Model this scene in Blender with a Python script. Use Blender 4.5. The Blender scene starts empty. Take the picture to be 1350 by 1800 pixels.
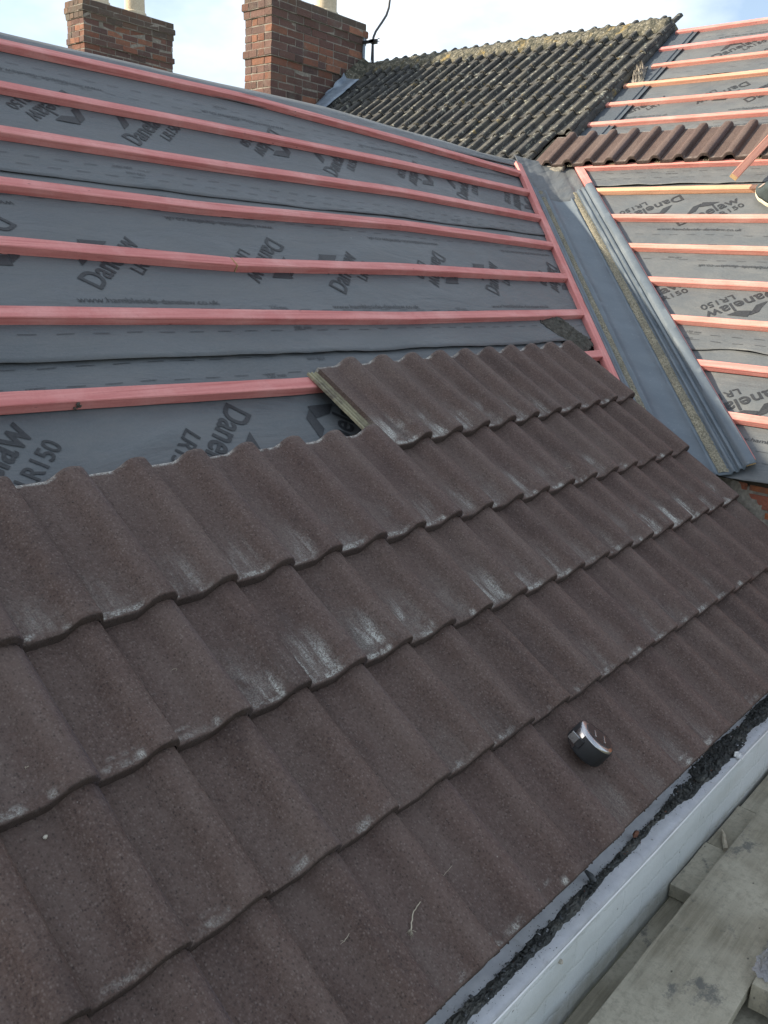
import bpy, bmesh, math, random
from mathutils import Vector, Matrix, noise
R = math.radians
random.seed(7)
sc = bpy.context.scene
C = sc.collection

# ------------------------------------------------------------------ camera
CAM_POS = Vector((-0.5974, -0.6175, 1.1418))
cr = Vector((0.6571771, -0.7518231, 0.0536683))
cd = Vector((-0.167371, -0.2149846, -0.9621687))
cf = Vector((0.7349185, 0.6233327, -0.2671163))
cam = bpy.data.cameras.new('camera'); camo = bpy.data.objects.new('camera', cam); C.objects.link(camo)
m = Matrix.Identity(4)
for i in range(3):
    m[i][0] = cr[i]; m[i][1] = -cd[i]; m[i][2] = -cf[i]; m[i][3] = CAM_POS[i]
camo.matrix_world = m
cam.sensor_fit = 'HORIZONTAL'; cam.sensor_width = 36; cam.lens = 1519.145/1350*36
cam.clip_start = 0.02; cam.clip_end = 4000
sc.camera = camo

# ------------------------------------------------------------------ sun and sky
SUN = Vector((-0.52, 0.68, 0.402)).normalized()       # direction towards the sun
elev = math.asin(SUN.z); azim = math.atan2(SUN.x, SUN.y)
sl = bpy.data.lights.new('sun', 'SUN'); so = bpy.data.objects.new('sun', sl); C.objects.link(so)
sl.energy = 5.0; sl.angle = R(0.6); sl.color = (1.0, 0.88, 0.70)
so.rotation_euler = SUN.to_track_quat('Z', 'Y').to_euler(); so.location = (-6, 8, 8)
w = bpy.data.worlds.new('World'); sc.world = w; w.use_nodes = True
nt = w.node_tree; nt.nodes.clear()
out = nt.nodes.new('ShaderNodeOutputWorld'); bg = nt.nodes.new('ShaderNodeBackground')
sky = nt.nodes.new('ShaderNodeTexSky'); sky.sky_type = 'NISHITA'; sky.sun_disc = False
sky.sun_elevation = elev; sky.sun_rotation = azim; sky.air_density = 1.0; sky.dust_density = 2.0; sky.ozone_density = 1.5
tc = nt.nodes.new('ShaderNodeTexCoord')
mp = nt.nodes.new('ShaderNodeMapping'); mp.inputs['Scale'].default_value = (1.0, 1.0, 2.2); mp.inputs['Location'].default_value = (0.35, 0.2, 0.1)
cn = nt.nodes.new('ShaderNodeTexNoise'); cn.inputs['Scale'].default_value = 3.2; cn.inputs['Detail'].default_value = 7; cn.inputs['Roughness'].default_value = 0.52
crp = nt.nodes.new('ShaderNodeValToRGB'); crp.color_ramp.elements[0].position = 0.41; crp.color_ramp.elements[1].position = 0.64; crp.color_ramp.elements[0].color = (0.16, 0.16, 0.16, 1)
mixc = nt.nodes.new('ShaderNodeMix'); mixc.data_type = 'RGBA'
mixc.inputs['B'].default_value = (5.4, 5.9, 6.4, 1)
nt.links.new(tc.outputs['Generated'], mp.inputs['Vector']); nt.links.new(mp.outputs['Vector'], cn.inputs['Vector'])
nt.links.new(cn.outputs['Fac'], crp.inputs['Fac']); nt.links.new(crp.outputs['Color'], mixc.inputs['Factor'])
nt.links.new(sky.outputs['Color'], mixc.inputs['A']); nt.links.new(mixc.outputs['Result'], bg.inputs['Color'])
bg.inputs['Strength'].default_value = 0.12
nt.links.new(bg.outputs['Background'], out.inputs['Surface'])
sc.view_settings.view_transform = 'Standard'; sc.view_settings.look = 'None'
sc.view_settings.gamma = 1; sc.view_settings.exposure = 1.0

# ------------------------------------------------------------------ frames
PA = 0.6081; PB = 0.6349; PSI = -0.0121; X0 = 2.099
def frame(o, x, y, z):
    m = Matrix.Identity(4)
    for i in range(3):
        m[i][0] = x[i]; m[i][1] = y[i]; m[i][2] = z[i]; m[i][3] = o[i]
    return m
MA = frame((0, 0, 0), (1, 0, 0), (0, math.cos(PA), math.sin(PA)), (0, -math.sin(PA), math.cos(PA)))
_rz = Matrix.Rotation(PSI, 3, 'Z')
yB = _rz @ Vector((0, 1, 0)); wB = _rz @ Vector((math.cos(PB), 0, math.sin(PB))); nB = _rz @ Vector((-math.sin(PB), 0, math.cos(PB)))
MB = frame((X0, 0, 0), -yB, wB, nB)        # local x = s (to the right), y = up the slope, z = out of the roof
P0 = Vector((2.099, 0, 0)); DV = Vector((0.618, 0.645, 0.449)).normalized()
nA = Vector((0, -math.sin(PA), math.cos(PA)))
mA = nA.cross(DV).normalized(); mB = nB.cross(DV).normalized()
def uA_at(v, q): return X0 + (0.618*v - q)/0.786
def sB_at(w_, q): return (q - 0.6525*w_)/0.7575

# ------------------------------------------------------------------ helpers
def link(o, parent=None, label=None, cat=None, group=None, kind=None):
    C.objects.link(o)
    if parent is not None: o.parent = parent
    tag(o, label, cat, group, kind); return o
def tag(o, label=None, cat=None, group=None, kind=None):
    if label: o['label'] = label
    if cat: o['category'] = cat
    if group: o['group'] = group
    if kind or label: o['kind'] = kind or 'thing'
    return o
def empty(name, matrix, label, cat, group=None):
    o = bpy.data.objects.new(name, None); o.empty_display_size = 0.05
    link(o, None, label, cat, group); o.matrix_world = matrix; return o
class MBd:
    def __init__(s): s.v = []; s.f = []; s.mi = []; s.col = []
    def vert(s, p): s.v.append(tuple(p)); return len(s.v)-1
    def face(s, f, mi=0, col=None): s.f.append(tuple(f)); s.mi.append(mi); s.col.append(col)
    def box(s, x0, x1, y0, y1, z0, z1, mi=0, col=None, jit=0.0, M=None):
        P = []
        for z in (z0, z1):
            for (x, y) in ((x0, y0), (x1, y0), (x1, y1), (x0, y1)):
                p = Vector((x+random.uniform(-jit, jit), y+random.uniform(-jit, jit), z+random.uniform(-jit, jit)))
                if M is not None: p = M @ p
                P.append(s.vert(p))
        a, b, c, d, e, f, g, h = P
        for q in ((d, c, b, a), (e, f, g, h), (a, b, f, e), (b, c, g, f), (c, d, h, g), (d, a, e, h)): s.face(q, mi, col)
    def tube(s, pts, rad, n=10, mi=0, cap=True):
        rings = []
        pts = [Vector(p) for p in pts]
        rr = rad if isinstance(rad, (list, tuple)) else [rad]*len(pts)
        up = None
        for i, p in enumerate(pts):
            t = (pts[min(i+1, len(pts)-1)]-pts[max(i-1, 0)]).normalized()
            if up is None:
                up = t.orthogonal().normalized()
            else:
                up = (up - t*up.dot(t)).normalized()
            b = t.cross(up)
            rings.append([s.vert(p+(up*math.cos(2*math.pi*k/n)+b*math.sin(2*math.pi*k/n))*rr[i]) for k in range(n)])
        for i in range(len(rings)-1):
            for k in range(n):
                s.face((rings[i][k], rings[i][(k+1) % n], rings[i+1][(k+1) % n], rings[i+1][k]), mi)
        if cap:
            s.face(rings[0][::-1], mi); s.face(rings[-1], mi)
    def mesh(s, name, mats, smooth=False):
        me = bpy.data.meshes.new(name); me.from_pydata(s.v, [], s.f)
        for mm in (mats if isinstance(mats, (list, tuple)) else [mats]): me.materials.append(mm)
        for p, i in zip(me.polygons, s.mi): p.material_index = i
        if any(c is not None for c in s.col):
            ca = me.color_attributes.new('Col', 'FLOAT_COLOR', 'CORNER')
            k = 0
            for p, c in zip(me.polygons, s.col):
                for _ in range(p.loop_total):
                    ca.data[k].color = (*(c or (0.3, 0.3, 0.3)), 1); k += 1
        if smooth: me.polygons.foreach_set('use_smooth', [True]*len(me.polygons))
        me.update(); return me
def build(name, mb, mats, parent=None, matrix=None, smooth=False, label=None, cat=None, group=None, kind=None, bevel=None, auto=None):
    me = mb if isinstance(mb, bpy.types.Mesh) else mb.mesh(name, mats, smooth)
    o = bpy.data.objects.new(name, me); link(o, parent, label, cat, group, kind)
    if matrix is not None:
        if parent is not None: o.matrix_local = matrix
        else: o.matrix_world = matrix
    if bevel:
        md = o.modifiers.new('bevel', 'BEVEL'); md.width = bevel; md.segments = 2; md.limit_method = 'ANGLE'; md.angle_limit = R(40)
    if auto:
        me.set_sharp_from_angle(angle=R(auto))
    return o
def fbm(x, y, z=0.0, o=3):
    return noise.fractal(Vector((x, y, z)), 0.6, 2.1, o)
def sst(a, b, x):
    t = max(0.0, min(1.0, (x-a)/(b-a))); return t*t*(3-2*t)

# ------------------------------------------------------------------ material kit
class Mat:
    def __init__(s, name, rough=0.8, spec=0.3, metal=0.0):
        s.m = bpy.data.materials.new(name); s.m.use_nodes = True; s.t = s.m.node_tree; s.n = s.t.nodes
        s.b = s.n['Principled BSDF']; s.b.inputs['Roughness'].default_value = rough
        s.b.inputs['Specular IOR Level'].default_value = spec; s.b.inputs['Metallic'].default_value = metal
        s.tc = s.n.new('ShaderNodeTexCoord'); s.oi = s.n.new('ShaderNodeObjectInfo'); s._seed = None
    def L(s, a, b): s.t.links.new(a, b)
    def val(s, sock, v):
        if hasattr(v, 'is_linked') or isinstance(v, bpy.types.NodeSocket): s.L(v, sock)
        else: sock.default_value = v
    def coords(s, scale=(1, 1, 1), seed=True, rot=(0, 0, 0)):
        mp = s.n.new('ShaderNodeMapping'); mp.inputs['Scale'].default_value = scale; mp.inputs['Rotation'].default_value = rot
        src = s.tc.outputs['Object']
        if seed:
            if s._seed is None:
                mu = s.math('MULTIPLY', s.oi.outputs['Random'], 37.0)
                cx = s.n.new('ShaderNodeCombineXYZ'); s.L(mu, cx.inputs[0]); s.L(mu, cx.inputs[1]); s.L(mu, cx.inputs[2])
                ad = s.n.new('ShaderNodeVectorMath'); ad.operation = 'ADD'; s.L(src, ad.inputs[0]); s.L(cx.outputs[0], ad.inputs[1]); s._seed = ad.outputs[0]
            src = s._seed
        s.L(src, mp.inputs['Vector']); return mp.outputs['Vector']
    def math(s, op, a, b=0.0, c=None, clamp=False):
        n = s.n.new('ShaderNodeMath'); n.operation = op; n.use_clamp = clamp
        s.val(n.inputs[0], a); s.val(n.inputs[1], b)
        if c is not None: s.val(n.inputs[2], c)
        return n.outputs[0]
    def noise(s, scale, detail=4, rough=0.55, vec=None, dist=0.0):
        n = s.n.new('ShaderNodeTexNoise'); n.inputs['Scale'].default_value = scale; n.inputs['Detail'].default_value = detail
        n.inputs['Roughness'].default_value = rough; n.inputs['Distortion'].default_value = dist
        s.L(vec if vec is not None else s.coords(), n.inputs['Vector']); return n.outputs['Fac']
    def voro(s, scale, vec=None, feature='F1', rnd=1.0):
        n = s.n.new('ShaderNodeTexVoronoi'); n.feature = feature; n.inputs['Scale'].default_value = scale; n.inputs['Randomness'].default_value = rnd
        s.L(vec if vec is not None else s.coords(), n.inputs['Vector']); return n
    def rng(s, x, a, b, c=0.0, d=1.0, smooth=False):
        n = s.n.new('ShaderNodeMapRange'); n.interpolation_type = 'SMOOTHSTEP' if smooth else 'LINEAR'; n.clamp = True
        s.val(n.inputs['Value'], x); n.inputs['From Min'].default_value = a; n.inputs['From Max'].default_value = b
        n.inputs['To Min'].default_value = c; n.inputs['To Max'].default_value = d; return n.outputs['Result']
    def mix(s, fac, a, b, mode='MIX'):
        n = s.n.new('ShaderNodeMix'); n.data_type = 'RGBA'; n.blend_type = mode
        s.val(n.inputs['Factor'], fac)
        for k, v in (('A', a), ('B', b)):
            sk = [i for i in n.inputs if i.name == k and i.type == 'RGBA'][0]
            if isinstance(v, tuple): sk.default_value = (*v[:3], 1)
            else: s.L(v, sk)
        return [o for o in n.outputs if o.type == 'RGBA'][0]
    def sep(s, vec=None):
        n = s.n.new('ShaderNodeSeparateXYZ'); s.L(vec if vec is not None else s.tc.outputs['Object'], n.inputs[0]); return n.outputs
    def color(s, c):
        if isinstance(c, tuple): s.b.inputs['Base Color'].default_value = (*c[:3], 1)
        else: s.L(c, s.b.inputs['Base Color'])
    def bump(s, h, dist=0.002, strength=1.0):
        n = s.n.new('ShaderNodeBump'); n.inputs['Distance'].default_value = dist; n.inputs['Strength'].default_value = strength
        s.L(h, n.inputs['Height'])
        if getattr(s, '_bn', None) is not None: s.L(s._bn, n.inputs['Normal'])
        s._bn = n.outputs['Normal']; s.L(s._bn, s.b.inputs['Normal'])
    def attr(s, name, typ='GEOMETRY'):
        n = s.n.new('ShaderNodeAttribute'); n.attribute_name = name; n.attribute_type = typ; return n
    def rough(s, v): s.val(s.b.inputs['Roughness'], v)

TW = 0.2955; TL = 0.358      # tile cover width and length
def mat_tile():
    m = Mat('concrete_tile', 0.82, 0.28)
    tone = m.noise(3.5, 3, 0.5); fine = m.noise(170, 4, 0.75); med = m.noise(26, 5, 0.65); sh = m.noise(60, 4, 0.7)
    c = m.mix(m.rng(tone, 0.3, 0.7), (0.070, 0.043, 0.034), (0.098, 0.062, 0.050))
    c = m.mix(m.rng(med, 0.4, 0.75), c, (0.104, 0.073, 0.062))
    c = m.mix(m.rng(fine, 0.50, 0.72, 0.0, 0.65), c, (0.145, 0.112, 0.096))
    c = m.mix(m.rng(fine, 0.48, 0.30, 0.0, 0.65), c, (0.030, 0.021, 0.019))
    c = m.mix(m.rng(m.oi.outputs['Random'], 0, 1, 0, 0.30), c, (0.094, 0.059, 0.053))
    wear = m.noise(2.0, 4, 0.65, m.coords((5, 1.3, 1))); c = m.mix(m.rng(wear, 0.45, 0.70, 0, 0.55), c, (0.130, 0.097, 0.083)); c = m.mix(m.rng(wear, 0.45, 0.28, 0, 0.5), c, (0.038, 0.026, 0.024))
    v = m.voro(120); dot = m.rng(v.outputs['Distance'], 0.12, 0.26, 1, 0)
    sel = m.sep(v.outputs['Color'])[0]; dot = m.math('MULTIPLY', dot, m.rng(sel, 0.80, 0.86))
    dn = m.rng(m.noise(8, 3, 0.6), 0.35, 0.6); dot = m.math('MULTIPLY', dot, dn)
    c = m.mix(m.math('MULTIPLY', dot, 0.45), c, (0.24, 0.20, 0.18))
    v2 = m.voro(44); d2 = m.rng(v2.outputs['Distance'], 0.03, 0.08, 1, 0); d2 = m.math('MULTIPLY', d2, m.rng(m.sep(v2.outputs['Color'])[1], 0.93, 0.95))
    c = m.mix(m.math('MULTIPLY', d2, 0.8), c, (0.36, 0.32, 0.28))
    va = m.voro(1.0, m.coords((250, 210, 250))); cell = m.sep(va.outputs['Color'])[0]; da = m.rng(va.outputs['Distance'], 0.15, 0.60, 1, 0)
    c = m.mix(m.math('MULTIPLY', da, m.rng(cell, 0.55, 0.98, 0, 0.60)), c, (0.19, 0.152, 0.132)); c = m.mix(m.math('MULTIPLY', da, m.rng(cell, 0.42, 0.05, 0, 0.65)), c, (0.020, 0.014, 0.012))
    v4 = m.voro(95); d4 = m.rng(v4.outputs['Distance'], 0.12, 0.25, 1, 0); d4 = m.math('MULTIPLY', d4, m.rng(m.sep(v4.outputs['Color'])[2], 0.84, 0.88)); c = m.mix(m.math('MULTIPLY', d4, 0.25), c, (0.020, 0.014, 0.013))
    x, y, z = m.sep()
    ch = m.attr('chalk', 'OBJECT').outputs['Fac']
    low = m.rng(z, 0.023, 0.042, 1.0, 0.10, True)
    patch = m.math('MULTIPLY', m.rng(m.noise(11, 3, 0.6), 0.46, 0.56), m.rng(m.noise(55, 4, 0.7), 0.38, 0.55))
    grain = m.rng(m.noise(300, 4, 0.8), 0.42, 0.58)
    yw = m.math('ADD', y, m.math('MULTIPLY', m.math('SUBTRACT', m.noise(30, 3, 0.6), 0.5), 0.010))
    band = m.math('MULTIPLY', m.rng(yw, 0.0035, 0.006), m.rng(yw, 0.013, 0.021, 1, 0))
    b2 = m.math('MULTIPLY', m.rng(yw, 0.022, 0.025), m.rng(yw, 0.029, 0.033, 1, 0)); b2 = m.math('MULTIPLY', b2, m.rng(m.noise(14, 2, 0.5), 0.54, 0.62))
    band = m.math('MAXIMUM', band, b2)
    band = m.math('MULTIPLY', m.math('MULTIPLY', band, patch), m.math('ADD', m.math('MULTIPLY', ch, 1.3), 0.12, clamp=True))
    spot = m.math('MULTIPLY', m.rng(m.math('ABSOLUTE', m.math('SUBTRACT', z, 0.030)), 0.002, 0.006, 1, 0), m.math('MULTIPLY', m.rng(yw, 0.002, 0.006), m.rng(yw, 0.012, 0.022, 1, 0)))
    spot = m.math('MULTIPLY', spot, m.rng(m.noise(9, 2, 0.5), 0.50, 0.58))
    streakv = m.coords((55, 6, 20)); st = m.rng(m.noise(1.0, 5, 0.75, streakv), 0.42, 0.60)
    long_ = m.math('MULTIPLY', m.rng(y, 0.004, 0.02), m.rng(y, 0.03, 0.15, 1, 0, True))
    long_ = m.math('MULTIPLY', m.math('MULTIPLY', long_, st), m.rng(ch, 0.4, 1.0, 0.0, 1.5))
    lp = m.rng(m.noise(8, 2, 0.5), 0.40, 0.52); long_ = m.math('MULTIPLY', long_, lp)
    haze = m.math('MULTIPLY', m.math('MULTIPLY', m.rng(y, 0.0, 0.02), m.rng(y, 0.02, 0.20, 1, 0, True)), m.math('MULTIPLY', m.rng(ch, 0.3, 1.0, 0, 0.35), m.rng(med, 0.35, 0.65)))
    head = m.math('MULTIPLY', m.rng(yw, TL-0.012, TL-0.006), m.rng(m.noise(45, 3, 0.6), 0.35, 0.55))
    msk = m.math('MULTIPLY', m.math('MAXIMUM', m.math('MAXIMUM', m.math('MAXIMUM', band, long_), head), haze), low)
    msk = m.math('MAXIMUM', msk, m.math('MULTIPLY', spot, 0.9))
    gr = m.math('MULTIPLY', msk, m.math('ADD', m.math('MULTIPLY', grain, 0.85), 0.12, clamp=True), clamp=True)
    c = m.mix(gr, c, (0.47, 0.47, 0.43))
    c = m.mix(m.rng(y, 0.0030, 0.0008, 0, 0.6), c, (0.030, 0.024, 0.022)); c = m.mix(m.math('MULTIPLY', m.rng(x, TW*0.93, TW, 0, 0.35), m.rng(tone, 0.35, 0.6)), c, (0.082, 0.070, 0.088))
    m.color(c)
    h = m.math('ADD', m.math('MULTIPLY', fine, 0.55), m.math('ADD', m.math('MULTIPLY', med, 0.4), m.math('MULTIPLY', sh, 0.5))); m.bump(h, 0.0052, 0.95)
    m.bump(m.math('MAXIMUM', dot, d2), 0.0022, 0.8)
    m.rough(m.rng(med, 0.3, 0.7, 0.54, 0.8)); return m.m
def mat_tile_edge():
    m = Mat('tile_interlock', 0.95, 0.1)
    n1 = m.noise(60, 5, 0.7); n2 = m.noise(15, 3)
    c = m.mix(m.rng(n1, 0.3, 0.7), (0.10, 0.085, 0.07), (0.26, 0.24, 0.17)); c = m.mix(m.rng(n2, 0.4, 0.7, 0, 0.6), c, (0.36, 0.34, 0.22))
    m.color(c); m.bump(n1, 0.002, 0.8); return m.m
def mat_old_tile():
    m = Mat('weathered_tile', 0.9, 0.2)
    n1 = m.noise(12, 6, 0.7); n2 = m.noise(40, 5, 0.7); n3 = m.noise(5, 4, 0.6)
    c = m.mix(m.rng(n1, 0.3, 0.7), (0.040, 0.041, 0.041), (0.088, 0.086, 0.080))
    c = m.mix(m.rng(n3, 0.5, 0.66), c, (0.105, 0.10, 0.085))
    li = m.rng(m.noise(26, 4, 0.6), 0.60, 0.66); c = m.mix(m.math('MULTIPLY', li, 0.75), c, (0.34, 0.34, 0.28))
    ly = m.rng(m.noise(9, 3, 0.5), 0.66, 0.70); ly = m.math('MULTIPLY', ly, m.rng(n2, 0.4, 0.6)); c = m.mix(m.math('MULTIPLY', ly, 0.55), c, (0.32, 0.23, 0.07))
    m.color(c); m.bump(m.math('ADD', n2, n1), 0.007, 0.9); return m.m
def mat_lichen_ridge():
    m = Mat('lichen_mortar', 0.95, 0.1)
    n1 = m.noise(30, 6, 0.7); n2 = m.noise(7, 4, 0.6); v = m.voro(38)
    c = m.mix(m.rng(n1, 0.35, 0.65), (0.06, 0.058, 0.046), (0.20, 0.185, 0.14))
    c = m.mix(m.rng(v.outputs['Distance'], 0.1, 0.35, 0.7, 0), c, (0.36, 0.345, 0.29))
    c = m.mix(m.rng(n2, 0.58, 0.66, 0, 0.6), c, (0.32, 0.23, 0.08)); c = m.mix(m.rng(m.noise(16, 4), 0.50, 0.58, 0, 0.8), c, (0.06, 0.062, 0.05))
    m.color(c); m.bump(m.math('ADD', n1, v.outputs['Distance']), 0.012, 1.0); return m.m
def mat_membrane():
    m = Mat('roofing_membrane', 0.62, 0.35)
    f = m.coords((300, 120, 120), False); fib = m.noise(1.0, 4, 0.7, f)
    big = m.noise(2.4, 4, 0.55, m.coords(seed=False)); fine = m.noise(260, 2, 0.6, m.coords(seed=False))
    dust = m.rng(m.noise(4.5, 6, 0.65, m.coords((1, 2.2, 1), False)), 0.42, 0.72)
    c = m.mix(m.rng(big, 0.3, 0.7), (0.074, 0.084, 0.090), (0.098, 0.108, 0.113))
    c = m.mix(m.rng(fib, 0.35, 0.75, 0, 0.35), c, (0.145, 0.15, 0.155))
    c = m.mix(m.math('MULTIPLY', dust, 0.34), c, (0.185, 0.18, 0.17))
    v = m.voro(9, m.coords(seed=False)); sp = m.rng(v.outputs['Distance'], 0.012, 0.024, 1, 0); sp = m.math('MULTIPLY', sp, m.rng(m.sep(v.outputs['Color'])[0], 0.5, 0.55))
    c = m.mix(m.math('MULTIPLY', sp, 0.7), c, (0.5, 0.5, 0.48))
    m.color(c); m.bump(m.math('ADD', m.math('MULTIPLY', fib, 0.5), fine), 0.0006, 0.35)
    m.bump(m.noise(11, 5, 0.6, m.coords((1, 1.6, 1), False)), 0.009, 0.6)
    m.bump(m.noise(3.0, 4, 0.6, m.coords((0.7, 2.6, 1), False), 1.2), 0.02, 0.5)
    m.rough(m.rng(dust, 0, 1, 0.50, 0.72)); return m.m
def mat_print():
    m = Mat('membrane_print', 0.55, 0.35); n = m.noise(180, 3, 0.7)
    m.color(m.mix(m.rng(n, 0.3, 0.75), (0.016, 0.018, 0.020), (0.042, 0.044, 0.048))); return m.m
def mat_print_faint():
    m = Mat('membrane_print_faint', 0.6, 0.3); n = m.noise(180, 3, 0.7)
    m.color(m.mix(m.rng(n, 0.3, 0.75), (0.034, 0.037, 0.041), (0.070, 0.074, 0.080))); return m.m
def mat_batten():
    m = Mat('treated_batten', 0.72, 0.22)
    tint = m.attr('tint', 'OBJECT').outputs['Fac']
    g = m.coords((2.2, 55, 55)); gr = m.noise(1.0, 5, 0.65, g, 0.4); n2 = m.noise(6, 4, 0.6); n3 = m.noise(120, 3, 0.7)
    c = m.mix(m.rng(gr, 0.3, 0.7), (0.46, 0.150, 0.138), (0.64, 0.270, 0.245))
    c = m.mix(m.rng(n2, 0.45, 0.75, 0, 0.55), c, (0.70, 0.38, 0.345))
    c = m.mix(tint, c, m.mix(m.rng(gr, 0.3, 0.7), (0.62, 0.36, 0.17), (0.74, 0.48, 0.27)))
    v = m.voro(1.0, m.coords((3.2, 20, 20))); kn = m.rng(v.outputs['Distance'], 0.10, 0.22, 1, 0)
    kn = m.math('MULTIPLY', kn, m.rng(m.sep(v.outputs['Color'])[0], 0.78, 0.82)); c = m.mix(m.math('MULTIPLY', kn, 0.55), c, (0.26, 0.06, 0.045))
    vn = m.voro(1.0, m.coords((16, 60, 60))); nd = m.rng(vn.outputs['Distance'], 0.05, 0.12, 1, 0); nd = m.math('MULTIPLY', nd, m.rng(m.sep(vn.outputs['Color'])[1], 0.88, 0.90))
    c = m.mix(nd, c, (0.10, 0.04, 0.035))
    c = m.mix(m.rng(n3, 0.5, 0.8, 0, 0.25), c, (0.30, 0.09, 0.08))
    c = m.mix(m.rng(m.noise(1.0, 3, 0.6, m.coords((0.9, 130, 130))), 0.56, 0.66, 0, 0.45), c, (0.33, 0.085, 0.07)); m.color(c); m.bump(m.math('ADD', gr, m.math('MULTIPLY', n3, 0.5)), 0.0022, 0.7); return m.m
def mat_batten_end():
    m = Mat('sawn_end', 0.8, 0.2); n = m.noise(120, 4, 0.6, m.coords((0.4, 1, 1))); m.color(m.mix(n, (0.46, 0.30, 0.15), (0.68, 0.50, 0.28))); return m.m
def mat_grp():
    m = Mat('valley_grp', 0.36, 0.3)
    g = m.coords((9, 1.2, 9), False); st = m.noise(1.0, 6, 0.65, g); n = m.noise(3.2, 6, 0.65, m.coords(seed=False)); sp = m.noise(70, 3, 0.7, m.coords(seed=False))
    c = m.mix(m.rng(st, 0.3, 0.7), (0.090, 0.112, 0.132), (0.125, 0.150, 0.172))
    c = m.mix(m.rng(n, 0.52, 0.78, 0, 0.5), c, (0.17, 0.19, 0.20)); c = m.mix(m.rng(sp, 0.62, 0.72, 0, 0.45), c, (0.26, 0.28, 0.29))
    m.color(c); m.rough(m.rng(n, 0.3, 0.7, 0.42, 0.62)); m.bump(st, 0.001, 0.3); return m.m
def mat_sand():
    m = Mat('mineral_strip', 0.95, 0.1); v = m.voro(190, m.coords(seed=False)); n = m.noise(8, 4, 0.6, m.coords(seed=False)); cc = m.sep(v.outputs['Color'])[0]
    c = m.mix(cc, (0.14, 0.125, 0.085), (0.37, 0.335, 0.25)); c = m.mix(m.rng(n, 0.4, 0.65, 0, 0.5), c, (0.15, 0.145, 0.12))
    m.color(c); m.bump(m.rng(v.outputs['Distance'], 0, 0.7, 1, 0), 0.004, 0.9); return m.m
def mat_brick():
    m = Mat('old_brick', 0.9, 0.15); a = m.attr('Col').outputs['Color']; n = m.noise(22, 6, 0.7, m.coords(seed=False)); n2 = m.noise(5, 4, 0.6, m.coords(seed=False)); n3 = m.noise(90, 3, 0.6, m.coords(seed=False))
    c = m.mix(m.rng(n, 0.30, 0.65, 0, 0.65), a, (0.13, 0.085, 0.068)); c = m.mix(m.rng(n2, 0.55, 0.72, 0, 0.5), c, (0.15, 0.15, 0.125))
    c = m.mix(m.rng(n3, 0.62, 0.72, 0, 0.5), c, (0.34, 0.29, 0.23)); m.color(c); m.bump(m.math('ADD', n, n3), 0.006, 0.7); return m.m
def mat_mortar():
    m = Mat('lime_mortar', 0.95, 0.1); n = m.noise(40, 5, 0.7, m.coords(seed=False)); n2 = m.noise(6, 4, 0.6, m.coords(seed=False))
    c = m.mix(m.rng(n, 0.3, 0.7), (0.17, 0.15, 0.125), (0.36, 0.33, 0.28)); c = m.mix(m.rng(n2, 0.5, 0.7, 0, 0.5), c, (0.12, 0.125, 0.10)); m.color(c); m.bump(n, 0.006, 0.9); return m.m
def mat_lead():
    m = Mat('lead_sheet', 0.5, 0.5, 0.2); n = m.noise(8, 5, 0.6); m.color(m.mix(m.rng(n, 0.35, 0.65), (0.14, 0.175, 0.22), (0.28, 0.33, 0.38))); m.bump(n, 0.01, 0.5); return m.m
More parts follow.
